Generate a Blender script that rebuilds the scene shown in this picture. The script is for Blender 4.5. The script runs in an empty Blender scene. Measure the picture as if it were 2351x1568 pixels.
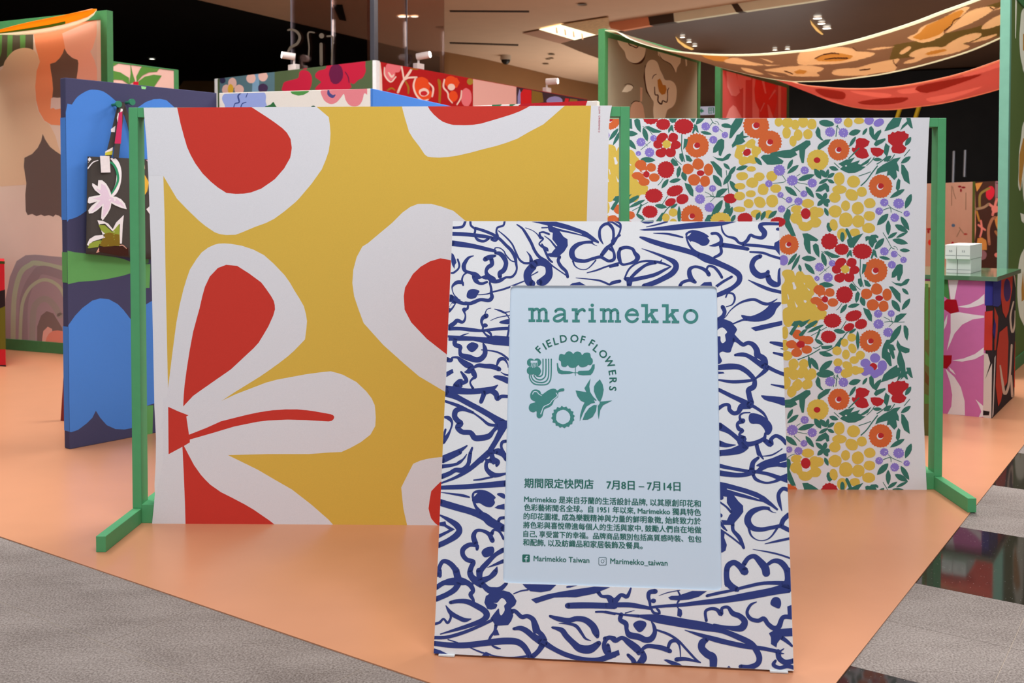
import bpy, bmesh, math, random
from mathutils import Vector, Matrix
from mathutils.geometry import tessellate_polygon
from mathutils.bvhtree import BVHTree
random.seed(7)
SC = bpy.context.scene
COL = SC.collection
# ------------------------------------------------------------------ camera
FPX, CX, CAMZ, YH = 2335.0, 1175.5, 1.05, 475.0
PIT = math.radians(1.6)
CY = YH + FPX*math.tan(PIT)
cam = bpy.data.cameras.new('camera')
cam.sensor_width = 36.0
cam.lens = FPX/2351*36
cam.shift_y = -(784-CY)/2351
cam.shift_x = 0.0
cam.dof.use_dof = True
cam.dof.focus_distance = 2.85
cam.dof.aperture_fstop = 8.0
cam.clip_end = 200
camo = bpy.data.objects.new('camera', cam)
COL.objects.link(camo)
camo.location = (0, 0, CAMZ)
camo.rotation_euler = (math.radians(90)-PIT, 0, 0)
SC.camera = camo
# ------------------------------------------------------------------ world and lights
SC.view_settings.view_transform = 'Standard'
SC.view_settings.look = 'None'
SC.view_settings.gamma = 1
SC.view_settings.exposure = 0.26
SC.view_settings.use_curve_mapping = False
w = bpy.data.worlds.new('world')
SC.world = w
w.use_nodes = True
w.node_tree.nodes['Background'].inputs[0].default_value = (0.90, 0.95, 1.0, 1)
w.node_tree.nodes['Background'].inputs[1].default_value = 0.62

def area(loc, rot, sx, sy, power, color=(1, 1, 1)):  # area lamp with no visible fitting; several added to brighten dull parts
    l = bpy.data.lights.new('unseen_area_light', 'AREA')
    l.shape = 'RECTANGLE'; l.size = sx; l.size_y = sy
    l.energy = power; l.color = color
    o = bpy.data.objects.new('unseen_area_light', l)
    o.location = loc; o.rotation_euler = rot
    COL.objects.link(o)
    return o
R_ = math.radians
area((0.4, 1.2, 4.2), (R_(12), 0, 0), 2.6, 1.2, 95, (1.0, 0.99, 0.98))
area((-1.7, 2.0, 4.2), (0, 0, 0), 0.9, 0.9, 34, (1.0, 0.98, 0.95))  # added to brighten the front-left floor
area((-2.9, 4.4, 4.2), (0, 0, 0), 1.2, 1.2, 62, (1.0, 0.98, 0.95))
area((3.2, 4.4, 4.2), (R_(-4), 0, 0), 1.2, 1.2, 60, (1.0, 0.97, 0.93))
area((-3.6, 6.4, 4.2), (0, R_(10), 0), 1.2, 1.2, 80, (1.0, 0.97, 0.93))
area((-2.6, 8.6, 4.2), (0, 0, 0), 2.0, 2.0, 75, (1.0, 0.97, 0.94))
area((0.1, 6.0, 4.2), (0, 0, 0), 1.2, 1.2, 85, (1.0, 0.98, 0.95))  # added to brighten the taupe flower panel
area((2.4, 6.2, 4.2), (0, 0, 0), 1.6, 1.6, 150, (1.0, 0.97, 0.93))
area((3.6, 9.6, 4.2), (0, 0, 0), 2.0, 2.0, 150, (1.0, 0.93, 0.85))
area((0.0, 14.0, 4.2), (0, 0, 0), 3.0, 3.0, 110, (1.0, 0.90, 0.80))
# unseen uplights added to brighten the ceiling: one inside the kiosk, two behind the display
area((0.3, 13.2, 2.0), (R_(180), 0, 0), 3.0, 2.0, 14, (1.0, 0.93, 0.85))
area((4.2, 23.0, 0.8), (R_(180), 0, 0), 6.0, 5.0, 210, (1.0, 0.93, 0.85))
area((8.5, 17.0, 0.8), (R_(180), 0, 0), 5.0, 2.5, 110, (1.0, 0.90, 0.80))

# ------------------------------------------------------------------ pixel <-> place
C0 = Vector((0, 0, CAMZ))
RX = Vector((1, 0, 0)); UP = Vector((0, math.sin(PIT), math.cos(PIT))); FW = Vector((0, math.cos(PIT), -math.sin(PIT)))
def ray(x, y):
    return RX*((x-CX)/FPX) - UP*((y-CY)/FPX) + FW
def flo(x, y, z=0.0):
    d = ray(x, y)
    return C0 + d*((z-CAMZ)/d.z)
def project(P):
    d = P-C0; k = d.dot(FW)
    return CX+FPX*d.dot(RX)/k, CY-FPX*d.dot(UP)/k
class Plane:
    def __init__(s, o, u, v):
        s.o = Vector(o); s.u = Vector(u).normalized(); s.v = Vector(v).normalized()
        s.n = s.u.cross(s.v).normalized()
        if s.n.dot(C0-s.o) < 0: s.n = -s.n
    def hit(s, x, y, off=0.0):
        d = ray(x, y)
        t = (s.o-C0).dot(s.n)/d.dot(s.n)
        return C0+d*t+s.n*off
    def uv(s, x, y):
        p = s.hit(x, y)-s.o
        return p.dot(s.u), p.dot(s.v)
    def at(s, a, b, off=0.0):
        return s.o+s.u*a+s.v*b+s.n*off
    def moved(s, off):
        q = Plane(s.o+s.n*off, s.u, s.v); q.n = s.n.copy(); return q
def vplane(a, b):
    a = Vector((a[0], a[1], 0)); b = Vector((b[0], b[1], 0))
    return Plane(a, b-a, (0, 0, 1))
# ------------------------------------------------------------------ materials
def lin(c):
    c = c/255.0
    return c/12.92 if c <= 0.04045 else ((c+0.055)/1.055)**2.4
KEXP = 0.90
def rgb(h, k=1.0):
    h = h.lstrip('#')
    return tuple(min(0.92, lin(int(h[i:i+2], 16))/KEXP*k) for i in (0, 2, 4))+(1,)
MATS = {}
def mat(name, hexc, rough=0.85, k=1.0, var=0.04, scale=60, spec=0.25, metal=0.0, emit=0.0, bump=0.0, coat=0.0):
    if name in MATS: return MATS[name]
    m = bpy.data.materials.new(name); m.use_nodes = True
    nt = m.node_tree; b = nt.nodes['Principled BSDF']
    c = rgb(hexc, k)
    b.inputs['Roughness'].default_value = rough
    b.inputs['Specular IOR Level'].default_value = spec
    b.inputs['Metallic'].default_value = metal
    if coat: b.inputs['Coat Weight'].default_value = coat
    tc = nt.nodes.new('ShaderNodeTexCoord')
    nz = nt.nodes.new('ShaderNodeTexNoise'); nz.inputs['Scale'].default_value = scale; nz.inputs['Detail'].default_value = 3
    nt.links.new(tc.outputs['Object'], nz.inputs['Vector'])
    rp = nt.nodes.new('ShaderNodeValToRGB')
    rp.color_ramp.elements[0].position = 0.3; rp.color_ramp.elements[1].position = 0.7
    rp.color_ramp.elements[0].color = tuple(x*(1-var) for x in c[:3])+(1,)
    rp.color_ramp.elements[1].color = tuple(min(1, x*(1+var)) for x in c[:3])+(1,)
    nt.links.new(nz.outputs['Fac'], rp.inputs['Fac'])
    nt.links.new(rp.outputs['Color'], b.inputs['Base Color'])
    if bump:
        bn = nt.nodes.new('ShaderNodeBump'); bn.inputs['Strength'].default_value = bump; bn.inputs['Distance'].default_value = 0.001
        nt.links.new(nz.outputs['Fac'], bn.inputs['Height']); nt.links.new(bn.outputs['Normal'], b.inputs['Normal'])
    if emit:
        b.inputs['Emission Color'].default_value = c; b.inputs['Emission Strength'].default_value = emit
    MATS[name] = m
    return m
def cloth(hexc, k=1.0):
    return mat('print_'+hexc.strip('#')+('' if k == 1 else '_%d' % int(k*100)), hexc, 0.9, k, 0.025, 350, 0.15, bump=0.0)
# ------------------------------------------------------------------ objects
def link(name, me, parent=None, mats=None):
    o = bpy.data.objects.new(name, me); COL.objects.link(o)
    if mats:
        for m in (mats if isinstance(mats, (list, tuple)) else [mats]): me.materials.append(m)
    if parent: o.parent = parent
    return o
def tag(o, label=None, cat=None, group=None, kind=None):
    if label: o['label'] = label
    if cat: o['category'] = cat
    if group: o['group'] = group
    if kind: o['kind'] = kind
    return o
def empty(name, label, cat, group=None):
    o = bpy.data.objects.new(name, None); COL.objects.link(o); o.empty_display_size = 0.1
    return tag(o, label, cat, group)
def mesh(name, verts, faces, parent=None, m=None, smooth=False):
    me = bpy.data.meshes.new(name)
    me.from_pydata([tuple(v) for v in verts], [], faces); me.update()
    if smooth:
        for p in me.polygons: p.use_smooth = True
    return link(name, me, parent, m)
def bevel(o, w=0.002, seg=2):
    b = o.modifiers.new('bevel', 'BEVEL'); b.width = w; b.segments = seg; b.limit_method = 'ANGLE'
    return o
def box(name, o, ax, ay, az, parent=None, m=None, bev=0.0015):
    """box from corner o with three edge vectors"""
    o = Vector(o); ax = Vector(ax); ay = Vector(ay); az = Vector(az)
    V = [o, o+ax, o+ax+ay, o+ay, o+az, o+ax+az, o+ax+ay+az, o+ay+az]
    F = [(0, 3, 2, 1), (4, 5, 6, 7), (0, 1, 5, 4), (1, 2, 6, 5), (2, 3, 7, 6), (3, 0, 4, 7)]
    if ax.cross(ay).dot(az) < 0: F = [tuple(reversed(f)) for f in F]
    ob = mesh(name, V, F, parent, m)
    if bev: bevel(ob, bev)
    return ob
def slab(name, pts, d, parent=None, m=None, bev=0.0):
    """prism: polygon pts (3D) swept by vector d"""
    d = Vector(d); n = len(pts)
    V = [Vector(p) for p in pts]+[Vector(p)+d for p in pts]
    F = [tuple(range(n)), tuple(range(2*n-1, n-1, -1))]
    for i in range(n): F.append((i, i+n, (i+1) % n+n, (i+1) % n))
    ob = mesh(name, V, F, parent, m)
    bm = bmesh.new(); bm.from_mesh(ob.data); bmesh.ops.recalc_face_normals(bm, faces=bm.faces); bm.to_mesh(ob.data); bm.free()
    if bev: bevel(ob, bev)
    return ob
def tube(name, pts, r, parent=None, m=None, n=12, cap=True):
    """tube along pts; r number or list"""
    V = []; F = []; k = len(pts)
    pts = [Vector(p) for p in pts]
    for i, p in enumerate(pts):
        d = (pts[min(i+1, k-1)]-pts[max(i-1, 0)]).normalized()
        a = d.orthogonal().normalized() if i == 0 else (a-d*a.dot(d)).normalized()
        b = d.cross(a); rr = r[i] if isinstance(r, (list, tuple)) else r
        for j in range(n):
            t = 2*math.pi*j/n; V.append(p+a*math.cos(t)*rr+b*math.sin(t)*rr)
    for i in range(k-1):
        for j in range(n): F.append((i*n+j, i*n+(j+1) % n, (i+1)*n+(j+1) % n, (i+1)*n+j))
    if cap: F += [tuple(range(n-1, -1, -1)), tuple(range((k-1)*n, k*n))]
    o = mesh(name, V, F, parent, m, True)
    try:
        o.data.set_sharp_from_angle(angle=0.7)
    except Exception: pass
    return o
# ------------------------------------------------------------------ printed artwork (flat print on cloth)
def cr(P, closed=False, step=4):
    """Catmull-Rom resample of tuples"""
    n = len(P)
    if n < 3: return list(P)
    out = []; rng = n if closed else n-1
    for i in range(rng):
        p1 = P[i]; p2 = P[(i+1) % n]
        p0 = P[i-1] if (closed or i > 0) else p1
        p3 = P[(i+2) % n] if (closed or i+2 < n) else p2
        for k in range(step):
            t = k/step
            out.append(tuple(0.5*((2*b)+(-a+c)*t+(2*a-5*b+4*c-d)*t*t+(-a+3*b-3*c+d)*t*t*t) for a, b, c, d in zip(p0, p1, p2, p3)))
    if not closed: out.append(tuple(P[-1]))
    return out
def clipc(poly, reg):
    """clip convex poly by convex region (any winding)"""
    ar = sum(reg[i][0]*reg[(i+1) % len(reg)][1]-reg[(i+1) % len(reg)][0]*reg[i][1] for i in range(len(reg)))
    sg = 1 if ar > 0 else -1
    out = poly
    for i in range(len(reg)):
        ax, ay = reg[i]; bx, by = reg[(i+1) % len(reg)]
        inp = out; out = []
        if not inp: return []
        def sd(p): return sg*((bx-ax)*(p[1]-ay)-(by-ay)*(p[0]-ax))
        for j in range(len(inp)):
            p = inp[j-1]; q = inp[j]; a = sd(p); b = sd(q)
            if (a >= 0) != (b >= 0):
                t = a/(a-b); out.append((p[0]+(q[0]-p[0])*t, p[1]+(q[1]-p[1])*t))
            if b >= 0: out.append(q)
    return out
def nums(s):
    return [float(t) for t in s.replace(',', ' ').split()]
class Art:
    """collects flat coloured shapes given in photo pixels of one crop and lays them on a plane"""
    def __init__(s, surf, regions=None, off=0.0006, step=4e-6, project=None):
        s.surf = surf; s.reg = regions; s.off = off; s.dz = step; s.k = 0
        s.V = []; s.F = []; s.MI = []; s.mats = []; s.T = (0, 0, 1); s.D = [(0, 0)]; s.keep = None; s.fat = 1.0; s.dye = None
        s.proj = project
    def crop(s, x, y, sc): s.T = (x, y, sc); return s
    def _mi(s, m):
        if m not in s.mats: s.mats.append(m)
        return s.mats.index(m)
    def _emit(s, tris, m):
        s.k += 1; off = s.off+s.k*s.dz; mi = s._mi(m)
        x0, y0, sc = s.T
        if s.dye is not None:
            for t in tris:
                for i in range(1, len(t)-1): s.dye.append(([(x0+p[0]/sc, y0+p[1]/sc) for p in (t[0], t[i], t[i+1])], mi))
            return
        for dx, dy in s.D:
            for t in tris:
                q = [(x0+p[0]/sc+dx, y0+p[1]/sc+dy) for p in t]
                if s.keep and not s.keep(sum(p[0] for p in q)/len(q), sum(p[1] for p in q)/len(q)): continue
                for r in (s.reg or [None]):
                    c = clipc(q, r) if r else q
                    if len(c) < 3: continue
                    a = sum(c[i][0]*c[(i+1) % len(c)][1]-c[(i+1) % len(c)][0]*c[i][1] for i in range(len(c)))
                    if abs(a) < 0.02: continue
                    if s.proj: s._curved(c, off, mi); continue
                    if a > 0: c = c[::-1]
                    b = len(s.V)
                    s.V += [s.surf.hit(p[0], p[1], off) for p in c]
                    s.F.append(tuple(range(b, b+len(c)))); s.MI.append(mi)
    def _curved(s, c, off, mi):
        for i in range(1, len(c)-1):
            st = [(c[0], c[i], c[i+1])]
            while st:
                t = st.pop()
                L = [math.dist(t[j], t[(j+1) % 3]) for j in range(3)]
                j = L.index(max(L))
                if L[j] > 9:
                    a, b_, d = t[j], t[(j+1) % 3], t[(j+2) % 3]
                    mm = ((a[0]+b_[0])/2, (a[1]+b_[1])/2); st += [(a, mm, d), (mm, b_, d)]; continue
                P = [s.proj(p[0], p[1], off) for p in t]
                if None in P: continue
                b = len(s.V); s.V += P; s.F.append((b, b+1, b+2)); s.MI.append(mi)
    def poly(s, m, p, smooth=False):
        if isinstance(p, str):
            v = nums(p); p = list(zip(v[0::2], v[1::2]))
        if smooth: p = cr(p, True, 3)
        tr = tessellate_polygon([[Vector((a[0], a[1], 0)) for a in p]])
        s._emit([[p[i] for i in t] for t in tr], m); return s
    def stroke(s, m, txt, wd=None, cap=True):
        """points 'x y w ...' or with wd: 'x y ...'"""
        v = nums(txt) if isinstance(txt, str) else txt
        P = [(v[i], v[i+1], wd) for i in range(0, len(v)-1, 2)] if wd else [tuple(v[i:i+3]) for i in range(0, len(v)-2, 3)]
        P = cr(P, False, 5) if len(P) > 2 else P
        L = []; Rr = []
        for i, (x, y, w_) in enumerate(P):
            a = P[max(i-1, 0)]; b = P[min(i+1, len(P)-1)]
            dx, dy = b[0]-a[0], b[1]-a[1]; l = math.hypot(dx, dy) or 1
            nx, ny = -dy/l, dx/l; h = max(w_*s.fat, 2)/2
            L.append((x+nx*h, y+ny*h)); Rr.append((x-nx*h, y-ny*h))
        Q = [[L[i], L[i+1], Rr[i+1], Rr[i]] for i in range(len(P)-1)]
        if cap:
            for e in (0, -1):
                x, y, w_ = P[e]
                if w_ > 9: Q.append([(x+math.cos(t*math.pi/4)*w_/2, y+math.sin(t*math.pi/4)*w_/2) for t in range(8)])
        s._emit(Q, m); return s
    def ell(s, m, cx, cy, rx, ry, rot=0, n=16, wob=0.04):
        r = math.radians(rot); P = []
        for i in range(n):
            t = 2*math.pi*i/n; k = 1+random.uniform(-wob, wob)
            a = math.cos(t)*rx*k; b = math.sin(t)*ry*k
            P.append((cx+a*math.cos(r)-b*math.sin(r), cy+a*math.sin(r)+b*math.cos(r)))
        s._emit([P], m); return s
    def jag(s, m, cx, cy, rx, ry, rot=0, n=20, amp=0.09):
        r = math.radians(rot); P = []
        for i in range(2*int(n)):
            t = 2*math.pi*i/(2*int(n)); k = (1 if i % 2 else 1-amp)*(1+random.uniform(-.03, .03))
            a = math.cos(t)*rx*k; b = math.sin(t)*ry*k
            P.append((cx+a*math.cos(r)-b*math.sin(r), cy+a*math.sin(r)+b*math.cos(r)))
        return s.poly(m, P)
    def leaf(s, m, x1, y1, x2, y2, w_):
        dx, dy = x2-x1, y2-y1; L = math.hypot(dx, dy); nx, ny = -dy/L, dx/L
        prof = [(0, .10), (.12, .55), (.35, .98), (.6, .95), (.82, .6), (1, .04)]
        P = [(x1+dx*t+nx*w_/2*q, y1+dy*t+ny*w_/2*q) for t, q in prof]+[(x1+dx*t-nx*w_/2*q, y1+dy*t-ny*w_/2*q) for t, q in prof[::-1]]
        return s.poly(m, P)
    def build(s, name, parent=None):
        me = bpy.data.meshes.new(name); me.from_pydata([tuple(v) for v in s.V], [], s.F)
        for m in s.mats: me.materials.append(m)
        me.polygons.foreach_set('material_index', s.MI); me.update()
        return link(name, me, parent)
def run(art, text, pal):
    """small drawing language: one shape per line"""
    for ln in text.strip().splitlines():
        ln = ln.strip()
        if not ln: continue
        k, rest = ln.split(' ', 1)
        if k == 'C': v = nums(rest); art.crop(*v); continue
        if k == 'z':
            v = nums(rest); art.jag(pal['o'], v[0], v[1], v[2], v[2], random.uniform(0, 9), 24, .08)
            art.ell(pal['w'], v[0]-v[2]*.05, v[1]+v[2]*.05, v[2]*.27, v[2]*.27); art.ell(pal['r'], v[0]+v[2]*.02, v[1]-v[2]*.02, v[2]*.24, v[2]*.23); continue
        if k == 'p':
            v = nums(rest); art.jag(pal['p'], v[0], v[1], v[2], v[2]*.95, random.uniform(0, 9), 13, .16)
            for _ in range(3):
                t = random.uniform(0, 6.28); q = v[2]*random.uniform(.15, .6); art.ell(pal['w'], v[0]+q*math.cos(t), v[1]+q*math.sin(t), 5, 6, 0, 6)
            continue
        if k == 's': v = nums(rest); art.stroke(pal['g'], v[1:], v[0], cap=False); continue
        if k == 'l': v = nums(rest); art.leaf(pal['g'], *v); continue
        if k == 'W': v = nums(rest); art.stroke(pal.get('k') or pal['w'], v[1:], v[0]); continue
        c, rest = rest.split(' ', 1); m = pal[c]
        if k == 'e': art.ell(m, *nums(rest))
        elif k == 'j': art.jag(m, *nums(rest))
        elif k == 'f': art.poly(m, rest)
        elif k == 'F': art.poly(m, rest, True)
        elif k == 'S': art.stroke(m, rest)
# ------------------------------------------------------------------ writing
def text_geo(txt, off=0.0):
    cu = bpy.data.curves.new('writing', 'FONT'); cu.body = txt; cu.size = 1.0; cu.resolution_u = 3; cu.offset = off
    cu.fill_mode = 'FRONT'
    o = bpy.data.objects.new('writing_tmp', cu); COL.objects.link(o)
    dg = bpy.context.evaluated_depsgraph_get(); dg.update()
    me = bpy.data.meshes.new_from_object(o.evaluated_get(dg))
    V = [v.co.copy() for v in me.vertices]; F = [tuple(p.vertices) for p in me.polygons]
    bpy.data.objects.remove(o); bpy.data.curves.remove(cu); bpy.data.meshes.remove(me)
    return V, F
class Writing:
    def __init__(s, pl, off): s.pl = pl; s.off = off; s.V = []; s.F = []
    def line(s, txt, a, b, ya=1.0, bold=0.0):
        """baseline from pixel a to pixel b (right end of the ink)"""
        V, F = text_geo(txt)
        if bold:
            n0 = len(V); V = V+[v+Vector((bold, 0, 0)) for v in V]+[v+Vector((bold/2, bold*.4, 0)) for v in V[:n0]]; F = F+[tuple(i+n0 for i in f) for f in F]+[tuple(i+2*n0 for i in f) for f in F]
        if not V: return
        x0 = min(v.x for v in V); x1 = max(v.x for v in V)
        au, av = s.pl.uv(*a); bu, bv = s.pl.uv(*b)
        L = math.hypot(bu-au, bv-av); c, q = (bu-au)/L, (bv-av)/L; k = L/(x1-x0); n = len(s.V)
        for j_, v in enumerate(V):
            x = (v.x-x0)*k; y = v.y*k*ya
            s.V.append(s.pl.at(au+x*c-y*q, av+x*q+y*c, s.off+(j_//n0 if bold else 0)*2e-5))
        s.F += [tuple(i+n for i in f) for f in F]
    def glyph(s, ch, ctr, rot, hgt, bold=0.0, xs=1.0):
        V, F = text_geo(ch); n0 = len(V)
        if bold: V = V+[v+Vector((bold, 0, 0)) for v in V]+[v+Vector((bold/2, bold*.7, 0)) for v in V]; F = F+[tuple(i+n0 for i in f) for f in F]+[tuple(i+2*n0 for i in f) for f in F]
        x0 = min(v.x for v in V); x1 = max(v.x for v in V); y0 = min(v.y for v in V); y1 = max(v.y for v in V)
        au, av = s.pl.uv(*ctr); bu, bv = s.pl.uv(ctr[0], ctr[1]-hgt); k = abs(bv-av)/(y1-y0); r = math.radians(-rot); n = len(s.V)
        for j_, v in enumerate(V):
            x = (v.x-(x0+x1)/2)*k*xs; y = (v.y-(y0+y1)/2)*k
            s.V.append(s.pl.at(au+x*math.cos(r)-y*math.sin(r), av+x*math.sin(r)+y*math.cos(r), s.off+j_//n0*2e-5))
        s.F += [tuple(i+n for i in f) for f in F]
    def build(s, name, parent, m): return mesh(name, s.V, s.F, parent, m)
# ================================================================== THE SETTING
TH = math.radians(34.5)
D1 = Vector((math.sin(TH), math.cos(TH), 0)); D2 = Vector((math.cos(TH), -math.sin(TH), 0))
def st(s, t, z=0.0): return D1*s+D2*t+Vector((0, 0, z))
S0, T0 = 1.72, -0.664          # corner of the orange vinyl in tile coordinates
# --- stone material
def stone(name, a, b, rough, scl, sparkle=0.0, k=1.0, streak=True):
    m = bpy.data.materials.new(name); m.use_nodes = True; nt = m.node_tree; bs = nt.nodes['Principled BSDF']
    N = nt.nodes.new; Lk = nt.links.new
    tc = N('ShaderNodeTexCoord'); mp = N('ShaderNodeMapping'); mp.inputs['Rotation'].default_value = (0, 0, TH+0.5)
    mp.inputs['Scale'].default_value = (1.0, 2.2 if streak else 1.0, 1.0)
    Lk(tc.outputs['Object'], mp.inputs['Vector'])
    n1 = N('ShaderNodeTexNoise'); n1.inputs['Scale'].default_value = 3.2; n1.inputs['Detail'].default_value = 5; n1.inputs['Roughness'].default_value = 0.6
    n2 = N('ShaderNodeTexNoise'); n2.inputs['Scale'].default_value = scl; n2.inputs['Detail'].default_value = 2; n2.inputs['Roughness'].default_value = 0.7
    Lk(mp.outputs[0], n1.inputs['Vector']); Lk(tc.outputs['Object'], n2.inputs['Vector'])
    r1 = N('ShaderNodeValToRGB'); r1.color_ramp.elements[0].color = rgb(a, k); r1.color_ramp.elements[1].color = rgb(b, k)
    r1.color_ramp.elements[0].position = .36; r1.color_ramp.elements[1].position = .64
    mx = N('ShaderNodeMix'); mx.data_type = 'FLOAT'; mx.inputs[0].default_value = 0.72
    Lk(n1.outputs['Fac'], mx.inputs[2]); Lk(n2.outputs['Fac'], mx.inputs[3]); Lk(mx.outputs[0], r1.inputs['Fac'])
    out = r1.outputs['Color']
    if sparkle:
        v = N('ShaderNodeTexVoronoi'); v.inputs['Scale'].default_value = 85; Lk(tc.outputs['Object'], v.inputs['Vector'])
        rr = N('ShaderNodeValToRGB'); rr.color_ramp.elements[0].position = 0.0; rr.color_ramp.elements[0].color = (1, 1, 1, 1)
        rr.color_ramp.elements[1].position = sparkle; rr.color_ramp.elements[1].color = (0, 0, 0, 1)
        Lk(v.outputs['Distance'], rr.inputs['Fac'])
        m2 = N('ShaderNodeMix'); m2.data_type = 'RGBA'; m2.inputs['B'].default_value = (.55, .52, .5, 1)
        Lk(rr.outputs['Color'], m2.inputs['Factor']); Lk(out, m2.inputs['A']); out = m2.outputs['Result']
    Lk(out, bs.inputs['Base Color']); bs.inputs['Roughness'].default_value = rough
    bs.inputs['Specular IOR Level'].default_value = 0.5 if rough < .2 else .2
    return m
M_GREY = stone('honed_grey_stone', '#6e625d', '#b3a8a3', 0.62, 190, 0, .72)
M_DARK = stone('polished_dark_granite', '#241f1e', '#3a3230', 0.05, 220, 0.10, .8, False)
M_GROUT = mat('grout', '#a29589', 0.9)
mesh('floor', [(-14, -3, -.0006), (20, -3, -.0006), (20, 36, -.0006), (-14, 36, -.0006)], [(0, 1, 2, 3)], None, M_GROUT)['kind'] = 'structure'
FLOOR = bpy.data.objects['floor']
def tile(s0, s1, t0, t1, m, gap=.0009, dz=0.0):
    a = st(s0+gap, t0+gap, -.011); return box('tile', a, D1*(s1-s0-2*gap), D2*(t1-t0-2*gap), (0, 0, .011+dz), FLOOR, m, 0)
# grey field left of / in front of the vinyl
rows = [(1.436-.3*i, 1.436-.3*(i-1)) for i in range(0, 5)]
for i, (a, b) in enumerate(rows):
    if i == 0: b = 1.74
    off = -.378 if i % 2 == 0 else -.078
    for j in range(-8, 3):
        tile(a, b, off+j*.6, off+(j+1)*.6, M_GREY, dz=random.uniform(-.0003, .0003))
# alternating bands right of the vinyl
bands = [(1.74, 2.334, 'd'), (2.334, 2.645, 'g'), (2.645, 2.955, 'g'), (2.955, 3.56, 'd'), (3.56, 3.865, 'g'), (3.865, 4.17, 'g'), (4.17, 4.78, 'd'), (4.78, 5.085, 'g'), (5.085, 5.39, 'g'), (5.39, 6.0, 'd'), (6.0, 6.6, 'g')]
for a, b, k in bands:
    for j in range(-1, 4):
        t0 = -.378+j*(.6 if k == 'g' else .9)
        if k == 'd': t0 = -.80+j*.9
        t1 = t0+(.6 if k == 'g' else .9)
        tile(a, b, t0, t1, M_GREY if k == 'g' else M_DARK, gap=.0009 if k == 'g' else .0004)
# orange vinyl floor covering
M_VIN = mat('orange_vinyl', '#c48866', 0.30, 1.0, 0.02, 6, 0.35)
v = slab('floor_covering', [st(S0, T0, 0), st(S0, T0-9, 0), st(S0+12, T0-9, 0), st(S0+12, T0, 0)], (0, 0, .003), None, M_VIN)
v.name = 'floor_vinyl'; v['kind'] = 'structure'
# --- shell
M_CEIL = mat('warm_ceiling_paint', '#c0a288', 0.9, 1.25, .02, 3)
M_BLK = mat('black_void_paint', '#14100c', 0.9, .7, .1, 2)
M_BRN = mat('brown_ceiling_panel', '#5c4030', 0.35, .9, .05, 4, .4)
HC = 4.4
def q(x, y, z=HC):
    p = flo(x, y, z); return p
def struct(name, pts, d, m):
    o = slab(name, pts, d, None, m); o['kind'] = 'structure'; return o
X0, X1, YB = -14, 20, 36
# ceilings: black void at the left, warm soffit in the middle, brown glossy panel at the right
struct('ceiling', [(X0, -3, 4.75), (X1, -3, 4.75), (X1, YB, 4.75), (X0, YB, 4.75)], (0, 0, .1), M_BLK)
e1 = q(455, 0); e2 = q(846, 92); dd = (e2-e1).normalized()
A = e1-dd*14; B = e1+dd*40
warm = [e1-dd*9, e1+dd*30, Vector((X1, YB, HC)), Vector((X1, 6, HC)), Vector((-1, 6, HC))]
o = struct('ceiling.001', [e1-dd*6, e1+dd*26, Vector((9, YB-1, HC)), Vector((15, YB-1, HC)), Vector((15, 9, HC)), Vector((-.5, 9, HC))], (0, 0, .12), M_CEIL)
br = [q(1285, 99, HC-.02), q(1400, 78, HC-.02), q(1700, 26, HC-.02), q(1900, -8, HC-.02), q(2500, -120, HC-.02), q(2700, 120, HC-.02), q(2350, 185, HC-.02), q(2000, 215, HC-.02), q(1700, 205, HC-.02), q(1530, 180, HC-.02), q(1390, 140, HC-.02), q(1330, 118, HC-.02)]
struct('ceiling.002', br, (0, 0, .02), M_BRN)
M_WB = mat('dark_far_wall', '#1b1512', 0.6, .8, .2, 1.5)
struct('wall_back', [(X0, YB, -.01), (X1, YB, -.01), (X1, YB, 4.75), (X0, YB, 4.75)], (0, .1, 0), M_WB)
struct('wall_left', [(X0, -3, -.01), (X0, YB, -.01), (X0, YB, 4.75), (X0, -3, 4.75)], (-.1, 0, 0), M_WB)
struct('wall_right', [(X1, -3, -.01), (X1, YB, -.01), (X1, YB, 4.75), (X1, -3, 4.75)], (.1, 0, 0), M_WB)
# beige bulkhead at the end of the warm ceiling (seen through the gap above the kiosk)
M_BULK = mat('beige_bulkhead', '#a5835f', 0.9, 1.15, .02, 2)
sm = [flo(x, y, HC-.001) for x, y in ((1010, 117.5), (1033, 121), (1110, 135), (1200, 156), (1300, 180), (1392, 198), (1460, 212))]
V = [p for p in sm]+[Vector((p.x, p.y, 1.2)) for p in sm]; V += [p+Vector((.05, .25, 0)) for p in V]; n_ = len(sm); N_ = 2*n_; F = []
for i in range(n_-1): F += [(i, i+1, n_+i+1, n_+i), (N_+i, N_+n_+i, N_+n_+i+1, N_+i+1), (i, N_+i, N_+i+1, i+1), (n_+i, n_+i+1, N_+n_+i+1, N_+n_+i)]
F += [(0, n_, N_+n_, N_), (n_-1, N_+n_-1, N_+N_-1, N_-1)]
mesh('wall_back.001', V, F, None, M_BULK, True)['kind'] = 'structure'
fp = Plane((0, 30.0, 0), (1, 0, 0), (0, 0, 1))
struct('wall_back.004', [fp.hit(x, y) for x, y in ((400, 215), (421, 186), (464, 165), (520, 150), (549, 148), (594, 138), (640, 150), (720, 165), (720, 240), (400, 240))], (0, .3, 0), mat('dim_brown_bulkhead', '#6a4e2c', .8, 1.3, .1, 1))
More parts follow.
